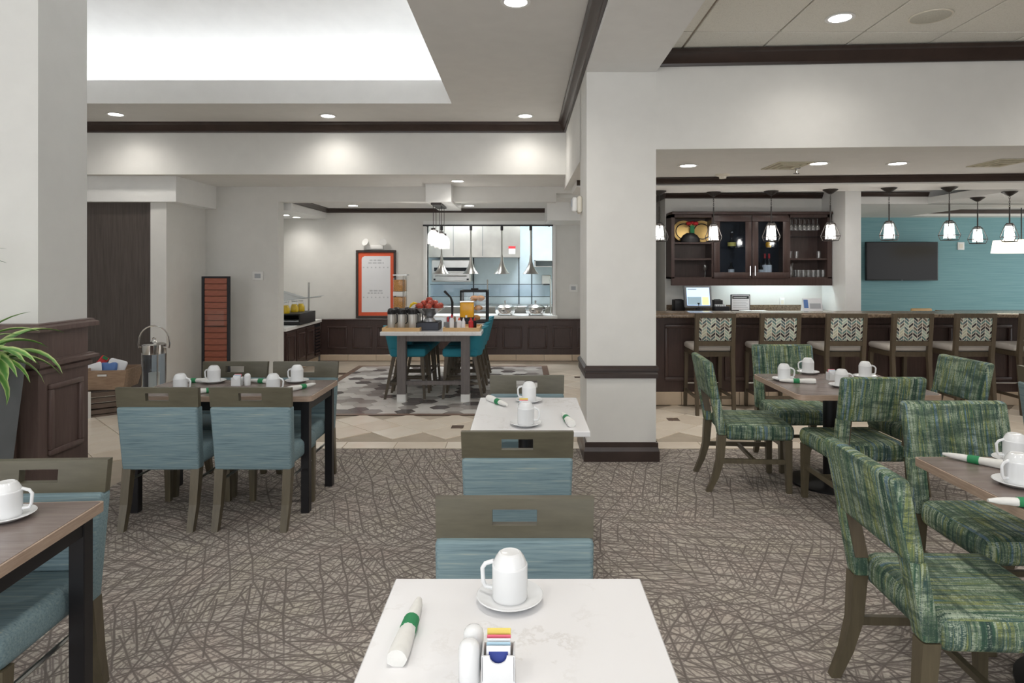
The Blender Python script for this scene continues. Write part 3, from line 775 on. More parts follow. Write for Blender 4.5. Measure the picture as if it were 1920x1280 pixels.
def make_green_chair():
    t = thing('upholstered_chair', '', 'chair'); hw = .255; L = lean(.20, .44)
    b = MB(); y0, y1 = -.255, -.195
    b.box(-hw, hw, y0, y1, .635, .912, .022, 3)
    b.build('backrest', 'greenfab', t, L)
    for s in (-1, 1):
        MB().box(s * hw, s * (hw - .075), y0, y1, .40, .655, .012, 2).build('back_post', 'greenfab', t, L)
        MB().box(s * (hw - .075), s * (hw - .081), y0 + .006, y1 - .006, .475, .645).build('post_liner', 'stoolwood', t, L, smooth=False)
    b = MB().box(-.25, .25, -.20, .27, .36, .475, .04, 4)
    b.build('seat', 'greenfab', t, lambda x, y, z: (x * (1 + .06 * y), y, z + (.022 * max(0, 1 - (x / .26) ** 2) * max(0, 1 - ((y - .03) / .25) ** 2) if z > .42 else 0)))
    for s in (-1, 1):
        MB().sweep([(s * .222, -.315, 0, .036, .034), (s * .224, -.27, .10, .042, .042), (s * .225, -.238, .22, .05, .05), (s * .225, -.226, .40, .058, .056)]).build('leg', 'olive_leg', t)
        MB().sweep([(s * .222, .235, 0, .034, .034), (s * .218, .225, .37, .052, .052)]).build('leg', 'olive_leg', t, smooth=False)
        MB().box(s * .212, s * .232, -.235, .22, .20, .232).build('stretcher', 'olive_leg', t, smooth=False)
    MB().box(-.21, .21, -.01, .012, .205, .228).build('cross_stretcher', 'olive_leg', t, smooth=False)
    return t
GC = Kind(make_green_chair())
Gg = 'green striped upholstered chairs'
GC.put((1.63, 4.68, .004), R(-90) - R(4), 'green striped chair at the pedestal table, side nearest the square column', Gg)
GC.put((2.20, 5.12, .004), D180, 'green striped chair at the pedestal table with its back to the bar stools', Gg)
GC.put((2.15, 4.14, .004), R(1), 'green striped chair backing onto another green chair, facing the bar', Gg)
GC.put((2.115, 2.83, .004), D180, 'green striped chair facing the wood table corner with the napkin roll', Gg)
GC.put((1.505, 2.23, .004), R(-90) + R(-2), 'large green striped chair drawn up to the long side of the napkin-roll table', Gg)
GC.put((2.87, 4.60, .004), R(90) + R(2), 'green striped chair at the pedestal table, side nearest the television wall', Gg)

def make_stool():
    t = thing('bar_stool', '', 'bar stool'); hw = .215; L = lean(.09, .62)
    b = MB(); y0, y1 = -.235, -.195
    for s in (-1, 1): b.box(s * hw, s * (hw - .042), y0, y1, .60, 1.08)
    b.box(-hw + .042, hw - .042, y0, y1, 1.035, 1.08); b.box(-hw + .042, hw - .042, y0, y1, .735, .785)
    b.build('back_frame', 'stoolwood', t, L, smooth=False)
    MB().box(-hw + .042, hw - .042, y0 + .004, y1 + .004, .785, 1.035, .008, 2).build('back_panel', 'chevron', t, L)
    MB().box(-.215, .215, -.19, .24, .665, .735, .03, 3).build('seat', 'leather', t)
    b = MB()
    b.box(-.205, .205, -.2, .225, .615, .666); b.build('seat_frame', 'stoolwood', t, smooth=False)
    for s in (-1, 1):
        MB().sweep([(s * .195, -.265, 0, .036, .036), (s * .194, -.215, .615, .042, .04)]).build('leg', 'stoolwood', t, smooth=False)
        MB().sweep([(s * .195, .235, 0, .034, .034), (s * .19, .21, .615, .042, .042)]).build('leg', 'stoolwood', t, smooth=False)
        MB().box(s * .184, s * .204, -.235, .21, .17, .20).build('stretcher', 'stoolwood', t, smooth=False)
    MB().tube([(-.195, .222, .26), (.195, .222, .26)], .011, 8).build('foot_rail', 'chrome', t)
    MB().box(-.19, .19, -.24, -.222, .17, .20).build('stretcher', 'stoolwood', t, smooth=False)
    return t
SK = Kind(make_stool())
ord_ = ['first bar stool from the square column', 'second bar stool from the square column', 'third bar stool from the square column', 'fourth bar stool from the square column', 'fifth bar stool from the square column', 'sixth bar stool from the square column']
for i, px in enumerate((1341, 1463, 1587, 1711, 1829, 1950)):
    SK.put((PX(px, 6.79), 7.04, 0), R(0), ord_[i] + ', chevron print back and grey seat', 'bar stools along the bar')

# ------------------------------------------------------------------ tables
def rrect(x0, x1, y0, y1, r, n=5):
    p = []
    for cx, cy, a in ((x1 - r, y1 - r, 0), (x0 + r, y1 - r, 90), (x0 + r, y0 + r, 180), (x1 - r, y0 + r, 270)):
        p += [(cx + r * math.cos(R(a + 90 * i / n)), cy + r * math.sin(R(a + 90 * i / n))) for i in range(n + 1)]
    return p
def wood_table(label, x0, x1, y0, y1, r, legs, loc=(0, 0, 0), rz=0, base=None):
    t = thing('dining_table', label, 'table', loc, rz)
    MB().prism(rrect(x0, x1, y0, y1, r), .716, .749).build('edge_band', 'edge', t)
    MB().prism(rrect(x0 + .008, x1 - .008, y0 + .008, y1 - .008, r), .7492, .7502).build('tabletop', 'tabletop', t, smooth=False)
    if legs:
        lw = .052
        b = MB(); b.box(x0 + .05, x1 - .05, y0 + .03, y0 + .06, .655, .716); b.box(x0 + .05, x1 - .05, y1 - .06, y1 - .03, .655, .716)
        b.box(x0 + .03, x0 + .06, y0 + .03, y1 - .03, .655, .716); b.box(x1 - .06, x1 - .03, y0 + .03, y1 - .03, .655, .716)
        b.build('apron', 'black', t, smooth=False)
        for xx in (x0 + .025, x1 - .025 - lw):
            for yy in (y0 + .025, y1 - .025 - lw):
                MB().box(xx, xx + lw, yy, yy + lw, 0, .716, .003).build('leg', 'black', t, smooth=False)
    else:
        cx, cy = base or ((x0 + x1) / 2, (y0 + y1) / 2)
        MB().lathe([(.05, .02), (.05, .70), (.16, .70), (.16, .716), (0, .716)], 24, (cx, cy, 0)).build('pedestal', 'black', t)
        MB().lathe([(.28, 0), (.28, .012), (.20, .025), (.06, .04), (.05, .05), (0, .05)], 32, (cx, cy, 0)).build('base', 'black', t)
    return t
wood_table('grey-brown wood table with black legs set for four between blue chairs', -2.53, -1.338, 4.055, 4.65, .03, True, (0, 0, .004))
wood_table('grey-brown wood table with black legs holding one cup, beside the planter', -1.25, 0, -.62, 0, .012, True, (PX(197, 2.25), 2.25, .004), R(4))
wood_table('grey-brown pedestal table ringed by four green striped chairs', 1.765, 2.70, 4.09, 4.92, .05, False, (0, 0, .004), 0, (2.24, 4.66))
wood_table('grey-brown pedestal table with a napkin roll, beside the largest green chair', 1.69, 2.55, 1.85, 2.77, .02, False, (0, 0, .004))
def quartz_table(label, x0, x1, y0, y1, base=None):
    t = thing('quartz_table', label, 'table', (0, 0, .004))
    MB().box(x0, x1, y0, y1, .722, .75, .003).build('tabletop', 'quartz', t, smooth=False)
    cx, cy = base or ((x0 + x1) / 2, (y0 + y1) / 2)
    MB().lathe([(.045, .02), (.045, .70), (.16, .70), (.16, .722), (0, .722)], 24, (cx, cy, 0)).build('pedestal', 'black', t)
    MB().lathe([(.22, 0), (.22, .012), (.16, .022), (.06, .035), (.045, .05), (0, .05)], 32, (cx, cy, 0)).build('base', 'black', t)
quartz_table('white quartz table with sugar caddy, shakers and one napkin roll', -.335, .310, .93, 1.687, (0, 1.15))
quartz_table('white quartz table with two cups, set beside the square column', -.266, .338, 3.19, 4.02, (.02, 3.6))
ZT = .7545

# ------------------------------------------------------------------ tableware
def make_saucer():
    return MB().lathe([(0, .004), (.045, .004), (.046, 0), (.05, 0), (.078, .014), (.082, .017), (.080, .019), (.052, .009), (0, .008)], 36).build('saucer', 'porcelain')
def make_cup():
    t = thing('coffee_cup', '', 'cup')
    MB().lathe([(.036, 0), (.0415, 0), (.0430, .004), (.0438, .080), (.0430, .083), (.0415, .084), (.0395, .091), (.034, .102), (.028, .110), (.023, .1125), (.021, .111), (0, .1095)], 32).build('body', 'porcelain', t, ang=.22)
    b = MB(); b.tube([(-.041, 0, .086), (-.062, 0, .078), (-.070, 0, .066), (-.068, 0, .034), (-.062, 0, .022), (-.041, 0, .020)], .0055, 8)
    b.build('handle', 'porcelain', t); return t
SAU = Kind(make_saucer()); CUP = Kind(make_cup())
SAU.root['category'] = 'saucer'; SAU.root['label'] = ''
def cup(px, py, where, rz=0, saucer=True, z=ZT):
    Y = FY(py, z); x = PX(px, Y)
    if saucer:
        SAU.put((x, Y, z), 0, 'white saucer ' + where, 'saucers on the tables'); 
    CUP.put((x, Y, z + (.0085 if saucer else 0)), rz, 'white upturned coffee cup ' + where, 'upturned cups on the tables')
def make_napkin():
    t = thing('napkin_roll', '', 'napkin')
    b = MB()
    n = 9; pts = [(0, -.12 + .24 * i / (n - 1), .017) for i in range(n)]; rs = [.021, .0225, .021, .018, .0165, .0155, .0145, .012, .006]
    b.tube(pts, .02, 12, rs=rs)
    b.build('rolled_napkin', 'napkin', t, lambda x, y, z: (x + .0018 * math.sin(y * 90 + z * 300), y, max(0.0, z * .92)))
    MB().tube([(0, -.012, .0165), (0, .028, .0165)], .02, 14, rs=[.0192, .0182]).build('paper_band', 'band', t, lambda x, y, z: (x, y, max(0.0005, z * .93)))
    return t
NK = Kind(make_napkin())
def napkin(px, py, deg, where, z=ZT):
    Y = FY(py, z); NK.put((PX(px, Y), Y, z), R(deg), 'white napkin roll with green band ' + where, 'napkin rolls on the tables')
M['skyp'] = plain('pale_blue_paper', (176, 206, 224), .6)
packet_me = {}
def caddy(px, py, where, rz=0, z=ZT, n=5):
    Y = FY(py, z); x = PX(px, Y)
    t = thing('sugar_caddy', 'white porcelain sugar packet caddy ' + where, 'caddy', (x, Y, z), rz)
    b = MB(); wx, wy, h = .033, .026, .056
    b.box(-wx, wx, -wy, wy, 0, .006)
    for s in (-1, 1): b.box(s * wx, s * (wx - .004), -wy, wy, .006, h, .0015)
    notch = [(-wx, .006), (wx, .006), (wx, h), (.017, h)] + [(.017 * math.cos(a), h - .0 - .016 * math.sin(a)) for a in [math.pi * i / 8 for i in range(1, 8)]] + [(-.017, h), (-wx, h)]
    b.prism(notch, -wy, -wy + .004, 'y'); b.prism(notch, wy - .004, wy, 'y')
    b.build('holder', 'porcelain', t, smooth=False)
    for k, (m, nm) in enumerate((('paper', 'white'), ('skyp', 'pale blue'), ('paper', 'white'), ('pink', 'pink'), ('yellowp', 'yellow'))[:n]):
        if m not in packet_me:
            packet_me[m] = MB().box(-.024, .024, -.0018, .0018, 0, .062, .001).build('sugar_packet', m); o = packet_me[m]
        else: o = packet_me[m].copy(); C.objects.link(o)
        yy = -.017 + k * .0085; c, s = math.cos(rz), math.sin(rz)
        o.location = (x - yy * s, Y + yy * c, z + .0068 + .004 * k * (.6 if m != 'yellowp' else 1)); o.rotation_euler = (R(-5), 0, rz)
        tag(o, f'{nm} paper sugar packet, {("front", "second", "middle", "fourth", "back")[k]} of the row, in caddy ' + ' '.join(where.split()[-4:]), 'packet', 'sugar packets')
        if k == 0 and py > 1000:
            MB().box(-.019, .019, -.0024, -.0019, .022, .052).build('print_patch', 'ink', o).data.materials[0] = M['bluep2'] if 'bluep2' in M else M['ink']
M['bluep2'] = plain('navy_print', (44, 62, 140), .6)
# front quartz table
cup(956, 1126, 'on the quartz table with the sugar caddy', R(-12))
napkin(767, 1187, -2, 'on the quartz table with the sugar caddy')
caddy(935, 1268, 'on the quartz table beside two shakers')
shk = MB().lathe([(0, 0), (.0195, 0), (.021, .004), (.021, .064), (.0195, .072), (.015, .0785), (.007, .082), (0, .0825)], 24)
sh = shk.build('salt_shaker', 'porcelain'); tag(sh, 'white porcelain shaker beside the sugar caddy, the one standing forward', 'shaker', 'shakers by the sugar caddy')
sh.location = (-.106, 1.268, ZT)
s2 = sh.copy(); C.objects.link(s2); s2.location = (-.101, 1.318, ZT); s2['label'] = 'white porcelain shaker beside the sugar caddy, the one standing behind'
# second quartz table
cup(992, 753, 'on the quartz table beside the column, near its far chair', R(-12)); cup(986, 797, 'on the quartz table beside the column, near the aisle chair', R(170))
napkin(933, 757, -150, 'beside the far cup on the column-side quartz table'); napkin(1063, 790, 8, 'beside the near cup on the column-side quartz table')
caddy(982, 776, 'behind the cup on the column-side quartz table', 0, ZT, 5)
# four-seat table
w4 = 'on the four-seat wood table '
cup(401, 717, w4 + 'before the slatted stand', R(-10)); cup(557, 716, w4 + 'nearest the hexagon floor', R(-10))
cup(338, 735, w4 + 'nearest the panelled column', R(175)); cup(512, 735, w4 + 'beside the sugar caddy', R(175))
napkin(366, 717, 80, w4 + 'before the slatted stand'); napkin(492, 718, 75, w4 + 'between tile-side cups'); napkin(390, 736, -55, w4 + 'behind aisle-side chairs'); napkin(566, 729, -28, w4 + 'corner')
caddy(445, 722, 'on the four-seat wood table', 0, ZT, 4)
ss = sh.copy(); C.objects.link(ss); ss.location = (PX(464, FY(722, ZT)), FY(722, ZT), ZT); ss['label'] = 'white porcelain shaker on the four-seat wood table'; ss['group'] = 'table shakers'
# left table
cup(12, 972, 'on the wood table beside the planter', R(200))
# pedestal table with four green chairs
wp4 = 'on the four-chair pedestal table '
cup(1470, 713, wp4 + 'by the column-side chair', R(160)); cup(1515, 700, wp4 + 'facing the bar-side chair', R(-10)); cup(1578, 725, wp4 + 'nearest the chair facing the bar', R(160)); cup(1622, 708, wp4 + 'nearest the television-wall chair', R(160))
napkin(1495, 718, 80, wp4 + 'beside the column-side cup'); caddy(1560, 712, wp4, 0, ZT, 4)
# right front table
cup(1903, 866, 'at the far edge of the napkin-roll table', R(-10)); cup(1908, 909, 'at the long side of the napkin-roll table', R(10))
napkin(1830, 869, 42, 'on the pedestal table beside the largest green chair')
napkin(1925, 950, 80, 'at the table edge before the largest green chair')

# ------------------------------------------------------------------ bar
bar = thing('bar_counter', 'long dark panelled bar counter with granite top behind the stools', 'bar', (0, 0, 0))
BX0, BX1 = 1.50, 8.0; BY = 7.30
MB().box(BX0, BX1, BY, BY + .12, .15, 1.01).build('front', 'wainscot', bar, smooth=False)
MB().box(BX0, BX0 + .1, BY + .12, BY + .85, .15, 1.01).build('end_panel', 'wainscot', bar, smooth=False)
MB().box(1.30, BX1, BY - .22, BY + .36, 1.01, 1.048, .01, 2).build('counter_top', 'granite', bar)
x = BX0 + .12; pn = None
while x < 7.6:
    frame_panel(bar, 'wainscot', 'y', BY, x, x + .55, .28, .92, .04, .02, -1); x += .68
x = BX0 - .02; bt0 = None
while x < 7.8:
    if bt0 is None: bt0 = MB().box(.002, .328, BY - .012, BY + .1, 0, .15, .003).build('base_tile', 'tile_base', bar, smooth=False); o = bt0
    else: o = bt0.copy(); C.objects.link(o); o.parent = bar
    o.location = (x, 0, 0); x += .33
lp = thing('service_counter', 'low dark counter end with stone ledge between column and bar', 'counter', (0, 0, 0))
MB().box(1.20, 1.49, BY - .12, BY + .5, .15, .80).build('body', 'wainscot', lp, smooth=False)
MB().box(1.18, 1.49, BY - .16, BY + .5, .80, .83, .008, 2).build('ledge', 'granite', lp)
MB().box(1.20, 1.49, BY - .13, BY + .5, 0, .15).build('base_tile', 'tile_base', lp, smooth=False)
# back counter
bc = thing('back_counter', 'granite topped back counter under the bar wall cabinet', 'counter', (0, 0, 0))
MB().box(2.06, 4.29, 8.62, YBB - .02, 0, .93).build('body', 'wainscot', bc, smooth=False)
MB().box(2.06, 4.29, 8.58, YBB - .02, .93, .965, .006).build('worktop', 'granite', bc)
MB().box(2.06, 4.29, YBB - .04, YBB - .02, .965, 1.03, .004).build('backsplash', 'granite', bc)
# wall cabinet
cx0, cx1, cz0, cz1, cyf = 2.06, 4.285, PZ(535, 8.87), PZ(402, 8.87), 8.87
cab = thing('wall_cabinet', 'dark wall cabinet with glass doors and open shelves over the back counter', 'cabinet', (0, 0, 0))
xa, xb, xm, xc = PX(1337, cyf), PX(1479, cyf), PX(1409, cyf), cx1
zb = PZ(523, cyf)
b = MB(); b.box(cx0, cx0 + .045, cyf, YBB, zb, cz1); b.box(cx1 - .06, cx1, cyf, YBB, zb, cz1); b.box(xa - .02, xa + .02, cyf, YBB, zb, cz1); b.box(xb - .02, xb + .02, cyf, YBB, zb, cz1)
b.box(cx0, cx1, YBB - .02, YBB, zb, cz1); b.box(cx0, cx1, cyf, YBB, cz1 - .04, cz1); b.box(cx0, cx1, cyf, YBB, zb, zb + .025)
b.build('body', 'wainscot', cab, smooth=False)
MB().box(cx0, cx1, cyf - .01, cyf + .03, cz0, zb + .01).build('light_valance', 'wainscot', cab, smooth=False)
MB().box(cx0 - .0, cx1, cyf - .04, YBB, cz1, cz1 + .04, .01, 2).build('cornice', 'wainscot', cab)
shz = [PZ(py, cyf + .15) for py in (456, 486)]
shl = MB(); shl.box(cx0 + .045, xa - .02, cyf + .02, YBB - .02, shz[0] - .01, shz[0] + .01); shl.box(cx0 + .045, xa - .02, cyf + .02, YBB - .02, shz[1] - .012, shz[1] + .012)
shl.build('shelf', 'wainscot', cab, smooth=False)
zr0, zr1 = PZ(444, cyf + .15), PZ(486, cyf + .15)
b = MB(); b.box(xb + .02, cx1 - .06, cyf + .02, YBB - .02, zr1 - .012, zr1 + .012); b.build('shelf', 'wainscot', cab, smooth=False)
MB().box(xb + .02, cx1 - .06, cyf + .02, YBB - .02, zr0 - .006, zr0 + .002).build('glass_shelf', 'glass_c', cab, smooth=False)
MB().box(xa + .02, xb - .02, YBB - .026, YBB - .021, zb + .025, cz1 - .04).build('back_lining', 'cabback', cab, smooth=False)
zg = PZ(464, cyf + .15)
MB().box(xa + .02, xb - .02, cyf + .05, YBB - .02, zg - .008, zg).build('glass_shelf', 'glass_c', cab, smooth=False)
for (d0, d1, hs) in ((xa + .005, xm - .004, 1), (xm + .004, xb - .005, -1)):
    dz0, dz1 = zb + .01, cz1 - .015; fr = .085
    b = MB()
    for q in ((d0, d1, dz0, dz0 + fr), (d0, d1, dz1 - fr, dz1), (d0, d0 + fr, dz0 + fr, dz1 - fr), (d1 - fr, d1, dz0 + fr, dz1 - fr)): b.box(q[0], q[1], cyf - .022, cyf, q[2], q[3], .006, 2)
    d = b.build('door', 'wainscot', cab)
    MB().box(d0 + fr, d1 - fr, cyf - .012, cyf - .008, dz0 + fr, dz1 - fr).build('glass_pane', 'glass_c', d, smooth=False)
    hx = d1 - .03 if hs > 0 else d0 + .03
    MB().tube([(hx, cyf - .022, dz0 + .03), (hx, cyf - .05, dz0 + .04), (hx, cyf - .05, dz0 + .17), (hx, cyf - .022, dz0 + .18)], .006, 8).build('handle', 'chrome', d)
us = MB().box(PX(1360, 9) , PX(1530, 9), cyf + .06, cyf + .10, zb - .02, zb - .001).build('under_cabinet_strip', 'undercab', cab, smooth=False)
# cabinet contents
def onshelf(px, py): y = cyf + .16; return PX(px, y), y
gl1 = MB().lathe([(.03, 0), (.031, .002), (.004, .008), (.004, .075), (.02, .09), (.033, .13), (.029, .17), (.028, .17), (.031, .13), (.018, .092), (0, .085)], 14)
stem = gl1.build('stemware_glass', 'glassware'); tag(stem, 'clear stemmed glass hanging upside down in the wall cabinet', 'glass', 'hanging stemmed glasses')
k = 0
for r_ in range(2):
    for i in range(7):
        o = stem if k == 0 else stem.copy()
        if k: C.objects.link(o)
        o.location = (xb + .065 + i * .062, cyf + .09 + r_ * .1, zr0 + .003 + .20); o.rotation_euler = (math.pi, 0, 0)
        o.location.z = cz1 - .042; k += 1
tum = MB().lathe([(0, 0), (.027, 0), (.032, .10), (.030, .10), (.026, .008), (0, .006)], 14).build('tumbler', 'glassware'); tag(tum, 'clear tumbler on the bottom shelf of the wall cabinet', 'glass', 'tumblers on the cabinet floor')
k = 0
for r_ in range(2):
    for i in range(6):
        o = tum if k == 0 else tum.copy()
        if k: C.objects.link(o)
        o.location = (xb + .16 + i * .068, cyf + .06 + r_ * .1, zb + .026); k += 1
for i in range(3):
    o = tum.copy(); C.objects.link(o); o.location = (xb + .06 + i * .09 + (.22 if i == 2 else 0), cyf + .1, zr1 + .0125); o['label'] = 'clear tumbler on the wooden middle shelf of the wall cabinet'; o['group'] = 'tumblers on the middle shelf'
pt = MB().lathe([(0, 0), (.035, 0), (.045, .05), (.028, .11), (.026, .15), (.04, .2), (.038, .2), (.023, .15), (.042, .05), (0, .006)], 16).build('glass_carafe', 'glassware'); tag(pt, 'clear glass carafe beside the tumblers in the wall cabinet', 'carafe'); pt.location = (xb + .07, cyf + .1, zb + .026)
def bottle(px, zs, label, h=.29, cap='red', labelm='paper'):
    y = cyf + .17; x = PX(px, y)
    t = thing('wine_bottle', label, 'bottle', (x, y, zs), 0, 'bottles behind the glass door')
    MB().lathe([(0, 0), (.034, 0), (.036, .005), (.036, h * .6), (.03, h * .68), (.013, h * .76), (.0125, h * .86), (0, h * .86)], 16).build('body', 'bottle', t)
    MB().lathe([(.0145, h * .8), (.0145, h), (0, h)], 12).build('capsule', cap, t)
    MB().lathe([(.0368, h * .18), (.0368, h * .52)], 16).build('paper_label', labelm, t)
zbb = zb + .025
bottle(1426, zbb, 'short dark bottle with white label behind the glass door', .20, 'blackp')
bottle(1434, zbb + .0, 'dark wine bottle with red capsule beside the short bottle', .33)
bottle(1442, zbb, 'dark wine bottle with red capsule and large white label', .33)
t = thing('amber_jar', 'round amber jar on the glass shelf behind the glass door', 'jar', (PX(1441, cyf + .16), cyf + .16, zg + .0005))
MB().lathe([(0, 0), (.03, 0), (.04, .03), (.04, .06), (.02, .085), (0, .085)], 16).build('body', 'juice', t); MB().lathe([(.022, .085), (.022, .1), (0, .1)], 12).build('lid', 'gold', t)
t = thing('liqueur_bottle', 'pale liqueur bottle standing low behind the left glass door', 'bottle', (PX(1371, cyf + .16), cyf + .16, zbb))
MB().lathe([(0, 0), (.04, 0), (.04, .12), (.015, .16), (.015, .21), (0, .21)], 16).build('body', 'bottle', t); MB().lathe([(.041, .03), (.041, .11)], 16).build('paper_label', 'paper', t)
t = thing('decanter', 'white labelled decanter on the glass shelf behind the left door', 'decanter', (PX(1372, cyf + .16), cyf + .16, zg + .0005))
MB().lathe([(0, 0), (.05, 0), (.055, .06), (.02, .12), (.018, .2), (0, .2)], 16).build('body', 'bottle', t); MB().lathe([(.057, .02), (.058, .075)], 16).build('paper_label', 'yellowp', t); MB().ball((0, 0, .215), .022).build('stopper', 'chrome', t)
for px, l in ((1282, 'round gilt platter leaning beside the cabinet end panel'), (1316, 'round gilt platter leaning beside the glass door')):
    y = cyf + .2; t = thing('gilt_platter', l, 'platter', (PX(px, y), y, shz[0] + .011), 0, 'gilt platters on the open shelf')
    o = MB().lathe([(0, 0), (.12, 0), (.155, .012), (.157, .016), (.12, .006), (0, .006)], 28).build('dish', 'gold', t); o.rotation_euler = (R(78), 0, 0); o.location = (0, 0, .157)
    q = MB().lathe([(.105, .006), (.112, .009), (.119, .006)], 28).build('dark_ring', 'ink', t); q.rotation_euler = (R(78), 0, 0); q.location = (0, 0, .157)
y = cyf + .1; t = thing('black_bowl', 'black upturned bowl in front of the gilt platters', 'bowl', (PX(1294, y), y, shz[0] + .011))
MB().lathe([(.14, 0), (.135, .05), (.10, .10), (.05, .13), (0, .135)], 24).build('body', 'blackp', t, lambda x, y, z: (x, y * .5, z))
MB().lathe([(.142, 0), (.146, .006), (.142, .012)], 24).build('rim', 'black', t, lambda x, y, z: (x, y * .5, z))
t = thing('red_bow', 'red and green bow ornament between the gilt platters', 'ornament', (PX(1298, cyf + .16), cyf + .16, shz[0] + .011))
b = MB(); b.ball((-.05, 0, .27), .04, .7); b.ball((.05, 0, .27), .04, .7); b.ball((0, 0, .28), .03, .8); b.build('bow', 'red', t); MB().box(-.03, .03, -.006, .006, 0, .24, .003).build('ribbon_tail', 'band', t)
gt = stem.copy(); C.objects.link(gt); gt.rotation_euler = (0, 0, 0); gt.location = (PX(1322, cyf + .14), cyf + .14, zb + .026); gt['label'] = 'single stemmed glass on the lower open shelf of the wall cabinet'; del gt['group']

# things on the bar's back counter
zc = .9655
def P3(px, y): return PX(px, y)
y = 8.72
t = thing('register_terminal', 'point of sale touchscreen with lit blue screen on the back counter', 'register', (PX(1309, y), y, zc))
tilt = lambda x, yy, z: (x, yy + .22 * (z - .05), z)
MB().lathe([(0, 0), (.10, 0), (.10, .015), (.03, .03), (.03, .12), (0, .12)], 20).build('stand', 'blackp', t)
MB().box(-.19, .19, -.035, .03, .05, .35, .02, 3).build('monitor', 'planter', t, tilt)
MB().box(-.155, .155, -.0375, -.036, .085, .325).build('screen', 'screen', t, tilt, smooth=False)
s_ = t.children[-1]
MB().box(-.15, .04, -.039, -.0377, .09, .20).build('key_grid', 'screen_g', t, tilt, smooth=False); MB().box(.05, .14, -.039, -.0377, .09, .20).build('key_block', 'screen_y', t, tilt, smooth=False)
MB().box(-.14, -.02, -.039, -.0377, .295, .308).build('header_text', 'inkgrey', t, tilt, smooth=False)
def gadget(name, label, cat, px, y, z, sx, sy, sz, mat, extra=None):
    t = thing(name, label, cat, (PX(px, y), y, z)); MB().box(-sx, sx, -sy, sy, 0, sz, .008, 2).build('body', mat, t)
    if extra: extra(t, sx, sy, sz)
    return t
def pr(t, sx, sy, sz): MB().box(-sx * .7, sx * .7, -sy - .001, -sy + .004, sz * .6, sz * .7).build('paper_slot', 'ink', t); MB().box(-sx * .6, sx * .6, -sy * .5, sy * .5, sz, sz + .008).build('lid', 'black', t)
gadget('receipt_printer', 'black receipt printer beside the bar cabinet end', 'printer', 1272, 8.92, zc, .07, .1, .15, 'blackp', pr)
gadget('card_reader', 'black card reader box leaning right of the touchscreen', 'card reader', 1345, 8.9, zc, .06, .06, .15, 'blackp', pr)
gadget('menu_caddy', 'dark woven caddy of packets beside the register', 'caddy', 1352, 8.68, zc, .10, .06, .075, 'ink', lambda t, sx, sy, sz: [MB().box(-.08 + i * .03, -.065 + i * .03, -.03, .03, sz, sz + .025).build('packet', 'paper', t) for i in range(5)])
def signtxt(t, sx, sz):
    MB().box(-sx + .012, sx - .012, -.0135, -.012, .012, sz - .012).build('paper', 'paper', t, smooth=False)
    MB().box(-sx + .02, sx - .02, -.0145, -.0135, sz - .06, sz - .022).build('heading_bar', 'ink', t, smooth=False)
    b = MB(); b.box(-sx + .035, sx - .05, -.0152, -.0145, sz - .046, sz - .036); b.build('heading_text', 'paper', t, smooth=False)
    b = MB()
    for i in range(5): b.box(-sx + .03, sx - .035 - .02 * (i % 2), -.0145, -.0135, sz - .085 - i * .024, sz - .080 - i * .024)
    b.build('text_lines', 'inkgrey', t, smooth=False)
y = 8.9; t = thing('framed_notice', 'black framed notice standing on the back counter', 'sign', (PX(1388, y), y, zc))
MB().box(-.135, .135, -.012, .012, 0, .225, .004).build('frame', 'ink', t); signtxt(t, .135, .225)
y = 8.75; t = thing('photo_card', 'tent card with a blue landscape photo on the back counter', 'card', (PX(1522, y), y, zc))
MB().prism([(-.05, 0), (.05, 0), (.004, .18), (-.004, .18)], -.13, .13, 'x').build('card', 'paper', t, smooth=False)
for nm, m, q in (('photo_sky', 'bluep', (-.12, -.06, .05, .16)), ('photo_view', 'inkgrey', (-.04, .11, .04, .11))):
    b = MB(); b.box(q[0], q[1], -.0012, 0, q[2], q[3]); b.build(nm, m, t, lambda x, yy, z: (x, yy - .05 + z * .255 - .001, z), smooth=False)
for px in (1401, 1426):
    o = MB().box(-.08, .08, -.1, .1, 0, .012).build('paper_stack', 'paper'); tag(o, 'low white paper stack on the back counter below the notice', 'paper', 'paper stacks on the back counter'); o.location = (PX(px, 8.72), 8.72, zc)
def wallplate(name, label, cat, px, py, y, sx, sz, inner='inkgrey', rot=0):
    t = thing(name, label, cat, (PX(px, y), y, PZ(py, y)), rot)
    MB().box(-sx, sx, -.018, 0, -sz, sz, .005, 2).build('plate', 'white', t); MB().box(-sx * .55, sx * .55, -.021, -.017, -sz * .5, sz * .5, .002).build('face', inner, t); return t
wallplate('power_outlet', 'cream power outlet on the bar back wall above the counter', 'outlet', 1466, 566, YBB - .001, .035, .06, 'cream')
wallplate('thermostat', 'white square thermostat beside the red-brown slatted stand', 'thermostat', 484, 517, YW - .001, .075, .062)
wallplate('thermostat', 'white thermostat right of the kitchen pass window', 'thermostat', 1075, 540, YK - .001, .07, .062)
wallplate('wall_control', 'cream wall control beside the television', 'wall plate', 1801, 461, YT - .001, .06, .07, 'cream')

# television
y = YT - .1; t = thing('television', 'large dark wall television on the teal wall', 'television', (PX(1690, y), y, PZ(489.5, y)))
MB().box(-.64, .64, -.025, .025, -.345, .345, .008, 2).build('bezel', 'blackp', t); MB().box(-.622, .622, -.027, -.024, -.325, .33).build('screen', 'tvscreen', t, smooth=False)
MB().box(-.2, .2, .025, .1, -.15, .15).build('wall_mount', 'black', t, smooth=False); MB().box(-.012, .012, -.028, -.024, -.340, -.332).build('logo', 'inkgrey', t)
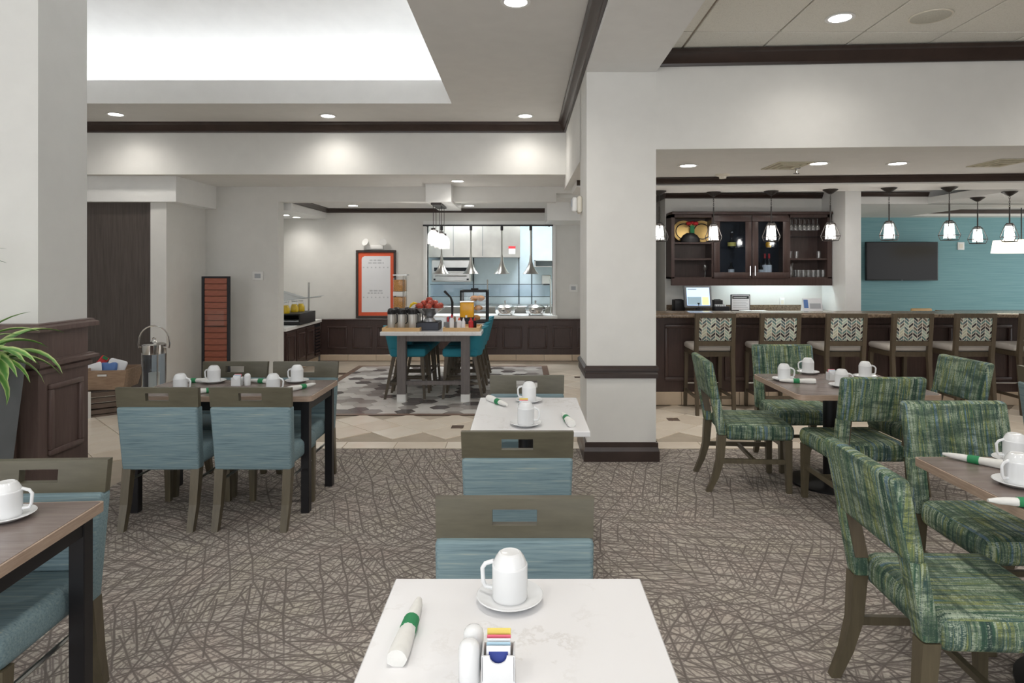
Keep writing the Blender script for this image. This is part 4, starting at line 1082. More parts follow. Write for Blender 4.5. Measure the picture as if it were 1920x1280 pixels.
# lounge pieces peeking over the bar
t = thing('lounge_table', 'dark stone high counter standing before the teal wall', 'table', (PX(1870, 9.6), 9.6, 0))
MB().box(-.75, .9, -.3, .3, .86, .91, .008).build('top', 'granite', t); MB().box(-.6, -.5, -.2, .2, 0, .86).build('leg', 'wainscot', t); MB().box(.6, .7, -.2, .2, 0, .86).build('leg', 'wainscot', t)
t = thing('lounge_chair', 'tan chair back showing over the bar below the television', 'chair', (PX(1729, 10.4), 10.4, 0))
MB().box(-.17, .17, 0, .05, .45, .90, .02, 2).build('backrest', 'tan', t); MB().box(-.2, .2, .0, .42, .42, .48, .02, 2).build('seat', 'tan', t)
for sx in (-.17, .17):
    for sy in (.04, .38): MB().sweep([(sx, sy, 0, .03, .03), (sx, sy, .42, .035, .035)]).build('leg', 'stoolwood', t)

# strobe on the column side
t = thing('fire_strobe', 'cream fire alarm strobe on the side of the square column', 'alarm', (XB0, 5.62, PZ(384, 5.62)))
MB().box(-.04, 0, -.07, .07, -.075, .075, .02, 3).build('back_box', 'cream', t); MB().box(-.085, -.04, -.055, .055, -.065, .065, .02, 3).build('housing', 'white', t); MB().box(-.093, -.085, -.03, .03, -.02, .05, .004).build('strobe_lens', 'inkgrey', t)
# emergency light above the poster
y = YK; t = thing('emergency_light', 'white twin head emergency light above the framed poster', 'emergency light', (PX(704, y), y, PZ(462, y)))
MB().box(-.14, .14, -.06, 0, -.045, .02, .01, 2).build('case', 'white', t)
for s in (-1, 1):
    o = MB().lathe([(0, -.02), (.03, -.02), (.062, .05), (.056, .05), (0, .03)], 16).build('lamp_head', 'white', t); o.location = (s * .13, -.06, .055); o.rotation_euler = (R(70), 0, s * R(25))

# poster
y = YK - .001; px0, px1, pz0, pz1 = PX(668, y), PX(743, y), PZ(596, y), PZ(469, y); pw, ph = (px1 - px0) / 2, (pz1 - pz0)
t = thing('framed_poster', 'dark framed orange and white breakfast poster on the wall', 'poster', ((px0 + px1) / 2, y, pz0))
b = MB()
for q in ((-pw, pw, 0, .04), (-pw, pw, ph - .04, ph), (-pw, -pw + .04, .04, ph - .04), (pw - .04, pw, .04, ph - .04)): b.box(q[0], q[1], -.035, 0, q[2], q[3], .004)
b.build('frame', 'trim', t); MB().box(-pw + .04, pw - .04, -.014, 0, .04, ph - .04).build('orange_mat', 'orange', t, smooth=False)
iw = pw - .095; MB().prism([(a, c) for a, c in [(-iw, .10), (iw, .10), (iw, ph - .10), (-iw + .05, ph - .10), (-iw + .015, ph - .115), (-iw, ph - .15)]], -.0165, -.0142, 'y').build('white_sheet', 'paper', t, smooth=False)
b = MB()
for zc_, wd in ((ph - .17, .11), (ph - .215, .13), (.46, .11), (.42, .14)):
    xx = -wd
    while xx < wd - .02:
        ww = random.uniform(.03, .07); b.box(xx, min(xx + ww, wd), -.0172, -.0166, zc_ - .012, zc_ + .012); xx += ww + .016
for zc_ in (ph - .29, .35):
    for i in range(7): b.box(-.21 + i * .068 - .011, -.21 + i * .068 + .011, -.0172, -.0166, zc_ - .011, zc_ + .011)
b.build('grey_print', 'inkpale', t, smooth=False)['kind'] = 'stuff'

# ------------------------------------------------------------------ breakfast table and stools
tz = .83; ty0, ty1 = 7.30, 9.42; tx0, tx1 = -1.63, -.47
t = thing('breakfast_table', 'tall white topped breakfast table with grey wood legs and white feet', 'table', (0, 0, .0025))
MB().box(tx0, tx1, ty0, ty1, tz - .045, tz, .005).build('tabletop', 'quartz', t, smooth=False)
lx = (-1.465, -.72); ly = (7.46, 9.16); lw = .1
for xx in lx:
    for yy in ly:
        l = MB().box(xx - .05 + .05, xx + .1, yy, yy + lw, .085, tz - .045).build('leg', 'greywood', t, smooth=False)
        MB().box(xx - .002, xx + .102, yy - .002, yy + lw + .002, 0, .085).build('white_foot', 'white', l, smooth=False)
b = MB(); b.box(lx[0] + .1, lx[1], ly[0] + .02, ly[0] + .06, tz - .13, tz - .045); b.box(lx[0] + .1, lx[1], ly[1] + .04, ly[1] + .08, tz - .13, tz - .045)
b.box(lx[0] + .03, lx[0] + .07, ly[0] + lw, ly[1], tz - .13, tz - .045); b.box(lx[1] + .03, lx[1] + .07, ly[0] + lw, ly[1], tz - .13, tz - .045); b.build('apron', 'greywood', t, smooth=False)
b = MB(); b.box(lx[0] + .1, lx[1], ly[0] + .03, ly[0] + .07, .19, .235); b.build('stretcher', 'greywood', t, smooth=False)
def make_teal():
    t = thing('counter_stool', '', 'stool')
    MB().box(-.21, .21, -.21, .21, .50, .60, .03, 3).build('seat', 'teal_f', t)
    b = MB()      # low wrap back at -y
    poly_o = []; poly_i = []
    for i in range(13):
        a = R(180 + 180 * i / 12); poly_o.append((.225 * math.cos(a), -.02 + .23 * math.sin(a))); poly_i.append((.185 * math.cos(a), -.02 + .19 * math.sin(a)))
    rings = []
    for i in range(13):
        s = math.sin(math.pi * i / 12); ztop = .66 + .20 * s ** .7; out = .28
        (xo, yo), (xi, yi) = poly_o[i], poly_i[i]
        rings.append([b.bm.verts.new((xo, yo, .51)), b.bm.verts.new((xo * 1.08, yo - out * .30 * s, ztop)), b.bm.verts.new((xi * 1.1, yi - out * .28 * s, ztop)), b.bm.verts.new((xi, yi, .53))])
    for A, Bv in zip(rings, rings[1:]):
        for k in range(4): b.bm.faces.new((A[k], A[(k + 1) % 4], Bv[(k + 1) % 4], Bv[k]))
    b.bm.faces.new(rings[0]); b.bm.faces.new(rings[-1][::-1]); b.build('backrest', 'teal_f', t)
    for sx in (-1, 1):
        MB().sweep([(sx * .20, -.27, 0, .028, .028), (sx * .165, -.17, .505, .042, .042)]).build('leg', 'stoolwood', t, smooth=False)
        MB().sweep([(sx * .19, .20, 0, .028, .028), (sx * .165, .165, .505, .042, .042)]).build('leg', 'stoolwood', t, smooth=False)
        MB().box(sx * .172, sx * .190, -.235, .19, .17, .195).build('stretcher', 'stoolwood', t, smooth=False)
    MB().box(-.175, .175, .178, .196, .20, .225).build('foot_rail', 'stoolwood', t, smooth=False)
    MB().box(-.175, .175, -.24, -.222, .17, .195).build('foot_rail', 'stoolwood', t, smooth=False)
    return t
TK = Kind(make_teal())
for i, yy in enumerate((7.80, 8.30, 8.80)):
    n = ('nearest the carpet', 'middle of its row', 'nearest the kitchen')[i]
    TK.put((-1.365, yy, .0025), R(-90), 'teal low-back counter stool on the poster side of the breakfast table, ' + n, 'teal counter stools')
for i, yy in enumerate((7.80, 8.30, 8.80, 9.30)):
    n = ('nearest the carpet', 'second from the carpet', 'third from the carpet', 'nearest the kitchen')[i]
    TK.put((-.745, yy, .0025), R(90), 'teal low-back counter stool on the column side of the breakfast table, ' + n, 'teal counter stools')
Z0 = tz + .0028
def tray_(px0, px1, y0, y1, label):
    t = thing('serving_tray', label, 'tray', (0, 0, Z0)); x0, x1 = PX(px0, y0), PX(px1, y0)
    MB().box(x0, x1, y0, y1, 0, .02).build('board', 'tan', t, smooth=False)
    b = MB()
    for q in ((x0, x1, y0, y0 + .012), (x0, x1, y1 - .012, y1), (x0, x0 + .012, y0 + .012, y1 - .012), (x1 - .012, x1, y0 + .012, y1 - .012)): b.box(*q, .02, .042)
    b.build('rim', 'tan', t, smooth=False)
tray_(716, 787, 7.34, 7.78, 'tan wooden tray under the coffee airpots'); tray_(830, 899, 7.34, 7.80, 'tan wooden tray under the condiment bottles')
def make_pot():
    t = thing('coffee_airpot', '', 'airpot')
    MB().lathe([(0, 0), (.042, 0), (.045, .006), (.045, .17), (.04, .18), (0, .18)], 20).build('steel_body', 'potsteel', t)
    b = MB(); b.lathe([(.047, .172), (.047, .2), (.042, .225), (.025, .24), (0, .242)], 20); b.box(-.016, .016, -.075, -.03, .195, .222, .006, 2); b.build('pump_lid', 'blackp', t)
    MB().tube([(.048, 0, .19), (.066, 0, .16), (.066, 0, .08), (.046, 0, .06)], .007, 6).build('handle', 'blackp', t); return t
AP = Kind(make_pot())
near = ('nearest the poster', 'in the middle', 'nearest the fruit bowl')
for i, px in enumerate((734, 753, 773)):
    AP.put((PX(px, 7.44), 7.44, Z0 + .02), 0, 'steel airpot with black lid, front row of the tray, ' + near[i], 'coffee airpots on the tray')
for i, px in enumerate((744, 764, 782)):
    AP.put((PX(px, 7.62), 7.62, Z0 + .02), 0, 'steel airpot with black lid, back row of the tray, ' + near[i], 'coffee airpots on the tray')
# foil lined fruit bowl on a dark box
y = 7.62; x = PX(805, y)
t = thing('display_box', 'dark blue grey riser box under the fruit bowl', 'box', (x, y, Z0)); MB().box(-.13, .13, -.16, .16, 0, .09, .006).build('body', 'riser', t); MB().box(-.12, .12, -.15, .15, .09, .094).build('top', 'ink', t)
t = thing('fruit_bowl', 'crinkled foil bowl piled with apples on the breakfast table', 'bowl', (x, y, Z0 + .0945))
b = MB(); b.lathe([(0, 0), (.075, 0), (.05, .04), (.06, .07), (.12, .12), (.175, .16), (.17, .163), (.11, .125), (.04, .08), (0, .075)], 26)
b.build('bowl', 'foil', t, lambda X, Yy, Zz: (X * (1 + .07 * math.sin(9 * math.atan2(Yy, X))), Yy * (1 + .07 * math.cos(7 * math.atan2(Yy, X))), Zz), ang=.2)
am = None
for i in range(13):
    a = 1.2566 * i if i < 6 else .8976 * i + .3; rr = .0 if i == 0 else (.072 if i < 6 else .132); zz = .256 if i == 0 else (.214 if i < 6 else .182)
    if am is None:
        am = MB().lathe([(0, -.026), (.018, -.033), (.036, -.018), (.04, .003), (.032, .024), (.014, .032), (0, .024)], 14).build('apple', 'apple'); o = am
        tag(o, 'red apple piled in the foil bowl', 'apple', 'apples in the foil bowl')
    else: o = am.copy(); C.objects.link(o)
    o.location = (x + rr * math.cos(a), y + rr * math.sin(a), Z0 + .0945 + zz); o.rotation_euler = (a, .3 * a, 0)
bn = MB().tube([(0, 0, 0), (.02, 0, .035), (.05, 0, .055), (.09, 0, .05)], .016, 8, rs=[.007, .016, .016, .006]).build('banana', 'juice2'); tag(bn, 'yellow banana at the edge of the foil bowl', 'banana'); bn.location = (x - .215, y - .11, Z0 + .0945 + .168)
# condiment bottles
def cbottle(px, y, label, body, cap, h=.12, r=.026, z=.02):
    t = thing('condiment_bottle', label, 'bottle', (PX(px, y), y, Z0 + z)); MB().lathe([(0, 0), (r, 0), (r, h * .65), (r * .5, h * .78), (0, h * .78)], 14).build('body', body, t); MB().lathe([(r * .55, h * .76), (r * .5, h * .85), (r * .2, h), (0, h)], 12).build('cap', cap, t)
t = thing('packet_box', 'dark box of drink sachets behind the condiment tray', 'box', (PX(845, 7.58), 7.58, Z0 + .02)); MB().box(-.075, .075, -.07, .07, 0, .075, .004).build('body', 'planter', t)
for i in range(5): MB().box(-.06 + i * .025, -.042 + i * .025, -.05, .04, .075, .13).build('sachet', ('paper', 'red', 'bluep', 'paper', 'crate')[i], t, smooth=False)
cbottle(847, 7.50 - .06, 'red topped white squeeze bottle before the sachet box', 'paper', 'red', .17); cbottle(861, 7.46, 'orange capped creamer bottle on the condiment tray', 'paper', 'orange', .13, .03); cbottle(869, 7.44, 'slim white creamer bottle on the condiment tray', 'paper', 'paper', .13, .022)
cbottle(883, 7.46, 'red syrup bottle on the condiment tray', 'red', 'red', .13, .028); cbottle(890, 7.52, 'dark sauce bottle at the end of the condiment tray', 'bottle', 'red', .12, .022)
# juice dispenser, pastry case, cereal dispenser, tongs pot further back
y = 8.2; t = thing('juice_dispenser', 'square clear dispenser full of orange juice on the breakfast table', 'dispenser', (PX(876, y), y, Z0))
MB().box(-.085, .085, -.085, .085, .10, .29, .012, 2).build('juice_tank', 'juice', t); MB().box(-.09, .09, -.09, .09, .29, .31, .006).build('lid', 'chrome', t); MB().box(-.09, .09, -.07, .09, 0, .1, .006).build('base', 'blackp', t); MB().box(-.012, .012, -.12, -.085, .1, .13).build('tap', 'chrome', t)
y = 8.6; t = thing('pastry_case', 'black framed clear pastry case with shelves of bread', 'display case', (PX(890, y), y, Z0)); cw, cd, ch = .17, .16, .43
b = MB()
for sx in (-1, 1):
    for sy in (-1, 1): b.box(sx * cw - .012, sx * cw + .012, sy * cd - .012, sy * cd + .012, 0, ch)
for z in (0, ch - .024):
    for sy in (-1, 1): b.box(-cw, cw, sy * cd - .012, sy * cd + .012, z, z + .024)
    for sx in (-1, 1): b.box(sx * cw - .012, sx * cw + .012, -cd, cd, z, z + .024)
b.build('frame', 'ink', t, smooth=False)
for z in (.15, .28): MB().box(-cw, cw, -cd, cd, z, z + .006).build('shelf', 'glass', t, smooth=False)
MB().box(-cw + .01, cw - .01, cd - .002, cd + .002, .02, ch - .02).build('pane', 'glass', t, smooth=False); MB().box(-cw + .01, cw - .01, -cd - .002, -cd + .002, .02, ch - .02).build('pane', 'glass', t, smooth=False)
MB().box(-.05, .05, -.012, .012, ch, ch + .025, .005).build('handle', 'ink', t)
for i, (dx, z) in enumerate(((.0, .286), (.08, .286), (.05, .156), (-.06, .156), (.02, .024))):
    o = MB().ball((0, 0, 0), .06, .62, 14).build('bread_roll', 'bread'); tag(o, 'golden bread roll inside the pastry case', 'bread', 'bread rolls in the pastry case'); o.location = (PX(890, y) + dx, y - .03, Z0 + z + .037)
y = 9.0; t = thing('cereal_dispenser', 'two tier clear cereal dispenser with metal rods', 'dispenser', (PX(751, y), y, Z0))
for z in (.16, .40):
    MB().box(-.085, .075, -.08, .08, z, z + .16, .012, 2).build('cereal_fill', 'cereal', t); MB().box(-.09, .08, -.085, .085, z - .005, z + .19, .012, 2).build('clear_bin', 'glass', t)
MB().box(-.09, .08, -.086, .086, .335, .395, .004).build('white_collar', 'white', t); MB().box(-.1, .11, -.1, .1, 0, .02).build('base', 'chrome', t)
for xx in (.055, .08, .1): MB().tube([(xx, -.09, .02), (xx, -.09, .63)], .005, 6).build('rod', 'steel', t)
b = MB(); b.box(-.09, .105, -.095, .09, .62, .635); b.build('top_plate', 'steel', t); MB().box(-.06, -.03, -.06, -.03, .02, .155).build('chute', 'chrome', t)
y = 8.0; t = thing('tongs_pot', 'tall black handled tongs standing in a dark pot', 'utensils', (PX(848, y), y, Z0)); MB().lathe([(0, 0), (.035, 0), (.04, .12), (.036, .12), (0, .02)], 14).build('pot', 'blackp', t); MB().tube([(0, 0, .02), (0, 0, .3), (-.02, 0, .36), (-.10, 0, .44)], .013, 8, rs=[.01, .016, .012, .016]).build('handle', 'blackp', t)

# ------------------------------------------------------------------ juice counter on the left of the nook
jx = PX(603, YK); jc = thing('buffet_cabinet', 'dark buffet cabinet run with louvred end and white top in the nook', 'cabinet', (0, 0, 0))
ztp = PZ(597, YK) + .0
MB().box(-4.48, jx, YW + .22, YK - .08, .09, ztp - .05).build('body', 'wainscot', jc, smooth=False)
MB().box(-4.49, jx + .03, YW + .21, YK - .08, ztp - .05, ztp, .004).build('worktop', 'white', jc, smooth=False)
MB().box(-4.48, jx - .03, YW + .24, YK - .08, 0, .09).build('toe_kick', 'tile_base', jc, smooth=False)
yy = YW + .26
for i in range(3):
    y0_ = yy + i * .42; d = MB().box(jx, jx + .018, y0_, y0_ + .38, .12, ztp - .08, .004).build('door', 'wainscot', jc)
    frame_panel(d, 'wainscot', 'x', jx + .018, y0_ + .05, y0_ + .33, .18, ztp - .13, .03, .012)
for i in range(9): MB().box(jx, jx + .022, YK - .36, YK - .1, .14 + i * .052, .165 + i * .052).build('louvre_slat', 'wainscot', jc, smooth=False)
MB().box(jx, jx + .004, YK - .37, YK - .09, .12, ztp - .07).build('louvre_backing', 'ink', jc, smooth=False)
t = thing('riser_case', 'black open riser case under the juice pitchers', 'riser', (PX(551, 9.9), 9.9, ztp + .0005))
b = MB(); b.box(-.3, .22, -.35, .35, .15, .17); b.box(.2, .22, -.35, .35, 0, .15); b.box(-.3, -.28, -.35, .35, 0, .15); b.box(-.28, .2, .33, .35, 0, .15); b.box(-.28, .2, -.35, -.33, 0, .05); b.build('case', 'blackp', t, smooth=False)
MB().box(-.25, .18, -.3, .0, .005, .06).build('food_tray', 'paper', t)
def make_pitch():
    t = thing('juice_pitcher', '', 'pitcher'); MB().lathe([(0, 0), (.055, 0), (.06, .01), (.058, .07), (.035, .12), (0, .12)], 18).build('juice', 'juice2', t); MB().lathe([(.06, 0), (.065, .01), (.063, .075), (.038, .13), (.04, .165), (.038, .165), (.036, .13), (.06, .074)], 18).build('carafe', 'glass', t); MB().lathe([(.042, .155), (.042, .18), (0, .18)], 16).build('lid', 'white', t); return t
PK = Kind(make_pitch())
for px, yv, l in ((536, 9.65, 'beside the door jamb'), (552, 9.95, 'between two others'), (564, 10.1, 'nearest the sneeze guard post')): PK.put((PX(px, yv), yv, ztp + .1715), 0, 'clear pitcher of orange juice on the black riser case ' + l, 'juice pitchers')
y = 10.35; t = thing('sneeze_guard', 'glass sneeze guard on a steel post over the juice counter', 'sneeze guard', (PX(579, y), y, ztp + .0005))
MB().lathe([(0, 0), (.06, 0), (.06, .012), (.014, .02), (.014, .62), (0, .62)], 16).build('post', 'steel', t); MB().tube([(-.5, 0, .48), (-.1, 0, .36), (.2, 0, .39)], .007, 6).build('arm', 'steel', t)
MB().prism([(-.55, .50), (-.1, .365), (.2, .40), (.2, .406), (-.1, .372), (-.55, .508)], -1.0, .15, 'y').build('glass_panel', 'glass_c', t, smooth=False)

# ------------------------------------------------------------------ kitchen beyond the pass
YKB = 12.7
sbox('wall_kitchen_far', 'kpanel', -3, 2, YKB, YKB + .1, 0, 3)
sbox('wall_kitchen_left', 'kpanel', -2.6, -2.5, YK + .15, YKB, 0, 3); sbox('wall_kitchen_right', 'tan_wall', 1.0, 1.1, YK + .15, YKB, 0, 3)
sbox('ceiling_kitchen_far', 'ceil', -3, 2, YK + .15, YKB, 2.75, 2.85)
wk = bpy.data.objects['wall_kitchen_far']
for px in (888, 973, 997, 1040):
    MB().box(PX(px, YKB) - .012, PX(px, YKB) + .012, YKB - .008, YKB, .5, 2.4).build('panel_seam', 'seam', wk, smooth=False)
for x, yv in ((-1.2, 11.5), (.2, 11.5)):
    t = thing('fluorescent_panel', 'flat lit kitchen ceiling panel beyond the pass window', 'ceiling light', (x, yv, 2.75), 0, 'kitchen ceiling panels')
    MB().box(-.3, .3, -.3, .3, -.03, -.002).build('frame', 'white', t, smooth=False); MB().box(-.27, .27, -.27, .27, -.033, -.03).build('diffuser', 'kitchenlamp', t, smooth=False)
t = thing('exhaust_hood', 'stainless steel kitchen exhaust hood beyond the pass window', 'hood', (0, 0, 0)); yh = 11.9
hx0, hx1 = PX(795, yh), PX(975, yh); MB().prism([(yh, PZ(482, yh)), (YKB - .01, PZ(482, yh)), (YKB - .01, 2.5), (yh + .15, 2.5), (yh, 2.35)], hx0, hx1, 'x').build('canopy', 'ksteel', t, smooth=False)
for px in (850, 905): MB().box(PX(px, yh) - .004, PX(px, yh) + .004, yh - .004, yh, PZ(480, yh), 2.34).build('seam', 'seam', t, smooth=False)
t2 = thing('safety_notice', 'small red and white notice stuck on the exhaust hood', 'sign', (PX(960, yh), yh - .001, PZ(469, yh)))
MB().box(-.06, .06, -.004, 0, -.07, .03).build('white_field', 'paper', t2, smooth=False); MB().box(-.065, .065, -.005, 0, .03, .075).build('red_field', 'red', t2, smooth=False)
t = thing('broiler_oven', 'stainless steel wall broiler under the exhaust hood', 'oven', (0, 0, 0)); yo = 12.2; ox0, ox1 = PX(809, yo), PX(883, yo); oz0, oz1 = PZ(528, yo), PZ(487, yo)
MB().box(ox0, ox1, yo, YKB - .001, oz0, oz1, .01).build('body', 'steel', t); MB().box(ox0 + .05, ox1 - .03, yo - .01, yo, oz0 + .20, oz0 + .27).build('slot', 'ink', t); MB().box(ox0 + .02, ox1 - .02, yo - .02, yo, oz0 + .02, oz0 + .17, .006).build('drawer', 'steel', t)
MB().tube([(ox0 + .08, yo - .02, oz0 + .1), (ox0 + .08, yo - .06, oz0 + .11), (ox1 - .08, yo - .06, oz0 + .11), (ox1 - .08, yo - .02, oz0 + .1)], .01, 8).build('handle', 'chrome', t)
for xx in (ox0 + .06, ox1 - .06): MB().lathe([(0, -.03), (.02, -.03), (.02, 0)], 10).build('knob', 'ink', t).location = (xx, yo - .02, oz0 + .06)
t = thing('wall_shelf', 'steel wall shelf with two tiers at the kitchen side', 'shelf', (0, 0, 0))
for py in (488, 499): MB().box(PX(1002, 12.4), .99, 12.2, YKB - .001, PZ(py, 12.4) - .012, PZ(py, 12.4)).build('tier', 'steel', t, smooth=False)
MB().box(PX(1002, 12.4), PX(1002, 12.4) + .02, 12.2, YKB - .001, PZ(499, 12.4), PZ(488, 12.4)).build('bracket', 'steel', t, smooth=False)
t = thing('prep_line', 'stainless kitchen prep counter behind the pass', 'counter', (0, 0, 0)); MB().box(-2.4, .95, 12.0, YKB - .04, .1, .8, .006).build('body', 'ksteel', t); MB().box(-2.4, .95, 11.96, YKB - .04, .8, .84, .006).build('worktop', 'steel', t)
t = thing('paper_dispenser', 'white paper towel dispenser on the kitchen wall', 'dispenser', (PX(1024, YKB), YKB, PZ(525, YKB))); MB().box(-.09, .09, -.12, 0, -.1, .1, .02, 2).build('case', 'white', t); MB().box(-.06, .06, -.124, -.119, -.095, -.07).build('slot', 'ink', t)
# pass counter and sneeze guard
pc = thing('pass_counter', 'white pass counter ledge of the kitchen window', 'counter', (0, 0, 0)); zp = PZ(591, YK)
MB().box(KX0 - .03, KX1 + .08, YK - .10, YK + .42, zp - .05, zp, .004).build('ledge', 'white', pc, smooth=False); MB().box(KX0 + .02, KX1 - .02, YK + .16, YK + .40, .1, zp - .05).build('support', 'ksteel', pc, smooth=False)
t = thing('sneeze_guard', 'long glass sneeze guard on steel posts along the pass counter', 'sneeze guard', (0, YK + .2, zp + .0005))
for px in (802, 914, 1032): MB().tube([(PX(px, YK + .2), 0, 0), (PX(px, YK + .2), 0, .60)], .012, 8).build('post', 'chrome', t)
for py in (533, 556): MB().tube([(KX0 + .02, 0, PZ(py, YK + .2) - zp), (KX1 - .02, 0, PZ(py, YK + .2) - zp)], .006, 6).build('rail', 'seam', t)
MB().box(KX0 + .03, KX1 - .03, .02, .026, PZ(556, YK + .2) - zp, PZ(533, YK + .2) - zp).build('glass_panel', 'glass_c', t, smooth=False)
def make_chafer():
    t = thing('chafing_dish', '', 'chafing dish')
    MB().lathe([(0, .03), (.15, .03), (.165, .05), (.17, .095), (.178, .1), (0, .1)], 28).build('pan', 'chrome', t); MB().lathe([(.172, .1), (.16, .14), (.11, .175), (.04, .19), (0, .192)], 28).build('dome_lid', 'steel', t)
    MB().lathe([(0, .19), (.015, .19), (.012, .22), (.02, .24), (0, .25)], 12).build('finial', 'chrome', t)
    for k in range(4):
        a = R(45 + 90 * k); MB().tube([(.13 * math.cos(a), .13 * math.sin(a), .035), (.17 * math.cos(a), .17 * math.sin(a), 0.004)], .009, 6).build('foot', 'chrome', t)
    MB().tube([(.17, 0, .1), (.21, 0, .14), (.2, 0, .17)], .008, 6).build('handle', 'chrome', t); return t
CD = Kind(make_chafer())
CD.put((PX(947, YK + .06), YK + .06, zp + .0005), 0, 'round steel chafing dish with domed lid and tall finial side nearest the pastry case', 'chafing dishes'); CD.put((PX(1004, YK + .06), YK + .06, zp + .0005), 0, 'round steel chafing dish with domed lid at the window end by the thermostat', 'chafing dishes')

# ------------------------------------------------------------------ left side things
y = 8.45; xx = PX(403, y); wsd = .178
t = thing('slatted_stand', 'tall narrow stand of red-brown wood slats in a black frame', 'display stand', (xx, y, 0)); hh = PZ(518, y)
b = MB(); b.box(-wsd, -wsd + .035, 0, .06, 0, hh); b.box(wsd - .02, wsd, 0, .06, 0, hh); b.box(-wsd + .035, wsd - .02, 0, .06, hh - .02, hh); b.build('frame', 'ink', t, smooth=False)
MB().box(-wsd + .035, wsd - .02, .03, .05, .05, hh - .02).build('backing', 'ink', t, smooth=False); nz = 17; sl = None
for i in range(nz):
    z0_ = .06 + i * (hh - .08) / nz
    if sl is None: sl = MB().box(-wsd + .037, wsd - .022, .005, .03, .003, (hh - .08) / nz - .003, .003).build('slat', 'redwood', t, smooth=False); o = sl
    else: o = sl.copy(); C.objects.link(o); o.parent = t
    o.location = (0, 0, z0_)
MB().box(-wsd - .03, wsd + .03, -.08, .16, 0, .02).build('foot_plate', 'ink', t, smooth=False)
MB().box(-.11, .12, -.006, -.002, .80, 1.0).build('brochure_pocket', 'glass', t, smooth=False); b = MB(); b.box(-.12, .13, -.03, .005, .785, .80); b.build('pocket_lip', 'glass_c', t, smooth=False)
# steel lantern
y = 7.0; t = thing('hurricane_lantern', 'tall polished steel and glass lantern with hoop handle', 'lantern', (PX(289, y), y, 0)); lh = PZ(642, y)
MB().lathe([(0, 0), (.125, 0), (.125, .03), (.118, .04), (.118, .06), (0, .06)], 28).build('base', 'chrome', t); MB().lathe([(.112, .06), (.112, lh - .1), (.108, lh - .1), (.108, .06)], 28).build('glass_chimney', 'glass_c', t)
MB().lathe([(.118, lh - .12), (.12, lh - .09), (.12, lh - .02), (.09, lh), (.03, lh + .008), (.015, lh + .03), (.02, lh + .05), (0, lh + .06)], 28).build('cap', 'chrome', t)
b = MB()
for k in range(4): a = R(45 + 90 * k); b.tube([(.116 * math.cos(a), .116 * math.sin(a), .05), (.116 * math.cos(a), .116 * math.sin(a), lh - .1)], .008, 6)
b.build('strut', 'chrome', t); MB().lathe([(0, .06), (.055, .06), (.055, .42), (0, .42)], 20).build('candle', 'cream', t)
hr = .165; MB().tube([(-hr, 0, lh - .06), (-hr - .005, 0, lh - .02)] + [(hr * math.cos(a), 0, lh + .02 + hr * math.sin(a)) for a in [math.pi - math.pi * i / 12 for i in range(13)]] + [(hr + .005, 0, lh - .02), (hr, 0, lh - .06)], .008, 8).build('handle', 'chrome', t)
b = MB(); b.tube([(-hr, 0, lh - .05), (-.115, 0, lh - .05)], .008, 6); b.tube([(hr, 0, lh - .05), (.115, 0, lh - .05)], .008, 6); b.build('hinge_pin', 'chrome', t)
# crates
y = 6.95; xx = PX(205, y)
t = thing('slatted_crate', 'dark slatted wooden crate with pale corner posts on the tile floor', 'crate', (xx, y, 0), R(38)); s = .2; sl = None
MB().box(-s, s, -s, s, 0, .02).build('bottom', 'crate_d', t, smooth=False)
for i in range(4):
    z0_ = .03 + i * .06
    for q in ((-s, s, -s, -s + .012), (-s, s, s - .012, s), (-s, -s + .012, -s + .012, s - .012), (s - .012, s, -s + .012, s - .012)): MB().box(*q, z0_, z0_ + .045).build('slat', 'crate_d', t, smooth=False)
for sx in (-1, 1):
    for sy in (-1, 1): MB().box(sx * s - .018, sx * s + .018, sy * s - .018, sy * s + .018, 0, .27).build('corner_post', 'wall', t, smooth=False)
t = thing('wooden_tray_box', 'flared pale wooden tray box of snack bags atop the slatted crate', 'box', (xx + .03, y, .2705), R(8)); b = MB()
def flare(X, Yy, Z): return (X * (1 + 1.1 * Z), Yy * (1 + 1.1 * Z), Z)
b.box(-.19, .19, -.17, .17, 0, .015); 
for q in ((-.19, .19, -.17, -.155), (-.19, .19, .155, .17), (-.19, -.175, -.155, .155), (.175, .19, -.155, .155)): b.box(*q, .015, .21)
b.build('box', 'crate', t, flare, smooth=False); MB().box(-.045, .045, -.215, -.205, .15, .17).build('name_plate', 'steel', t)
for i, (dx, dz, m, l) in enumerate(((-.16, .12, 'paper', 'white snack bag at the rim of the pale tray box'), (-.05, .12, 'bluep', 'pale blue snack bag in the middle of the tray box'), (.0, .15, 'paper', 'silver white snack bag on top of the tray box pile'), (-.19, .22, 'red', 'red and green wrapped sweet bag at the column end of the tray box'))):
    o = MB().box(-.09, .09, -.03, .03, 0, .15, .025, 3).build('snack_bag', m, None, lambda X, Yy, Z: (X, Yy * (1 - 2.2 * abs(Z - .075) / .075 * .4), Z)); tag(o, l, 'snack bag', 'snack bags in the tray box'); o.location = (xx + .03 + dx, y - .05 + .04 * i, .27 + dz); o.rotation_euler = (R(-20), R(18 * (i - 1)), R(10 * i))
    if i == 3: o.scale = (.45, .8, .8); MB().box(-.06, .06, -.031, -.028, .1, .14).build('green_wrap', 'band', o)
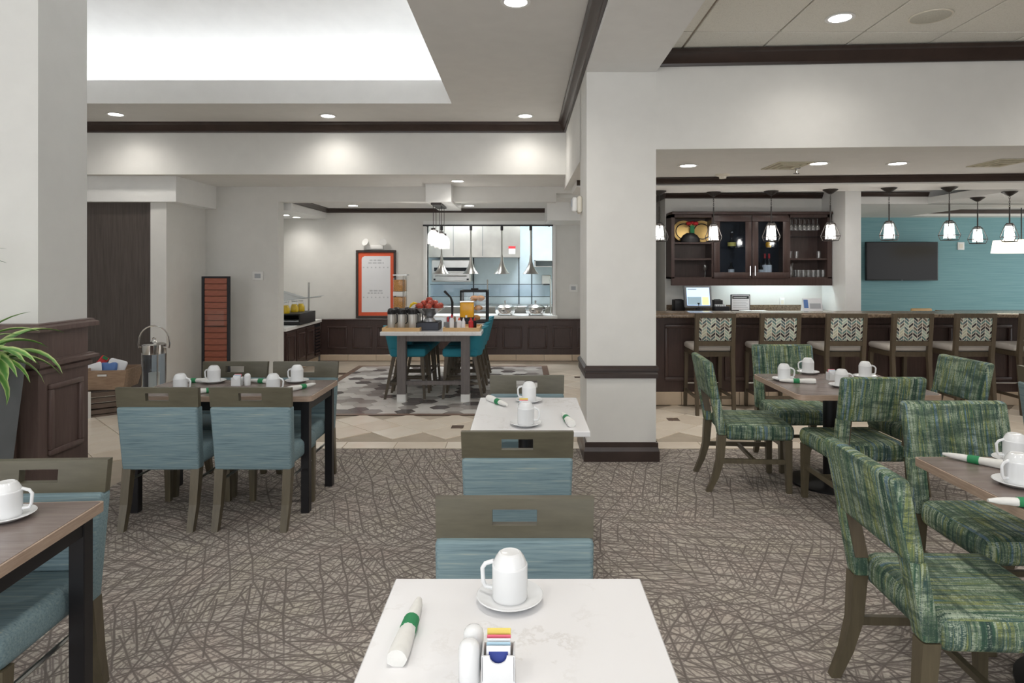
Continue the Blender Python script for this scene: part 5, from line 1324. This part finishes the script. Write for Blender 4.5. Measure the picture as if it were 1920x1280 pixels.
# planter and plant
y = 3.42; xx = PX(38, y) - .345
t = thing('tapered_planter', 'tall tapered charcoal planter holding a striped leaf plant', 'planter', (xx, y, .004)); zt_ = 1.02
b = MB(); b.sweep([(0, 0, 0, .27, .27), (0, 0, zt_, .42, .42)]); b.build('pot', 'planter', t, smooth=False); MB().box(-.19, .19, -.19, .19, zt_ - .001, zt_ + .006).build('soil', 'soil', t, smooth=False)
b = MB(); b.box(-.21, .21, -.21, -.19, zt_, zt_ + .012); b.box(-.21, .21, .19, .21, zt_, zt_ + .012); b.box(-.21, -.19, -.19, .19, zt_, zt_ + .012); b.box(.19, .21, -.19, .19, zt_, zt_ + .012); b.build('rim', 'planter', t, smooth=False)
pl_ = thing('striped_leaf_plant', 'green and cream striped arching leaf plant in the tall planter', 'plant', (xx, y, .004 + zt_))
def leaf(az, L, el, droop, wd, mat='leaf', z0=0.0, base=(0, 0)):
    b = MB(); n = 10; uv = b.bm.loops.layers.uv.new('UVMap'); prev = None
    x = 0; z = z0; a = el
    pts = []
    for i in range(n + 1):
        pts.append((x, z)); x += L / n * math.cos(a); z += L / n * math.sin(a); a -= droop / n
    for i, (px_, pz_) in enumerate(pts):
        u = i / n; w_ = wd * (math.sin(math.pi * min(1, .12 + u * .88)) ** .7) * (1 - .3 * u) + .001
        if i == n: w_ = .001
        row = []
        for s in (-1, 0, 1):
            X = px_; Y_ = s * w_; row.append(b.bm.verts.new((base[0] + X * math.cos(az) - Y_ * math.sin(az), base[1] + X * math.sin(az) + Y_ * math.cos(az), pz_ + abs(s) * w_ * .35)))
        if prev:
            for k in (0, 1):
                f = b.bm.faces.new((prev[k], prev[k + 1], row[k + 1], row[k]))
                for lp_, uvx in zip(f.loops, ((k * .5, 0), (k * .5 + .5, 0), (k * .5 + .5, 1), (k * .5, 1))): lp_[uv].uv = uvx
        prev = row
    return b.build('leaf', mat, pl_, ang=3)
random.seed(11)
for i in range(34):
    az = i * 2.399; leaf(az, random.uniform(.26, .46), R(random.uniform(35, 85)), R(random.uniform(70, 160)), random.uniform(.03, .042), 'leaf', 0, (random.uniform(-.06, .06), random.uniform(-.06, .06)))
for az, L, el in ((-.25, .42, 50), (-.5, .4, 62), (.15, .38, 40), (-.9, .38, 55)): leaf(az, L, R(el), R(120), .034, 'leaf', 0, (.06, 0))
for k_ in range(14):
    leaf(-1.35 + k_ * .19, random.uniform(.30, .50), R(random.uniform(25, 78)), R(random.uniform(85, 150)), random.uniform(.042, .06), 'leaf', 0, (random.uniform(.06, .15), random.uniform(-.1, .05)))
b = MB(); b.tube([(-.1, .02, 0), (-.12, .03, .35), (-.1, .02, .58)], .014, 8); b.build('stem', 'crate_d', pl_)
for az in (.1, 1.2, 2.3, 3.5, 4.6, 5.6): leaf(az, .34, R(20 if az < 1 else 35), R(40), .018, 'leaf_d', .56, (-.1, .02))
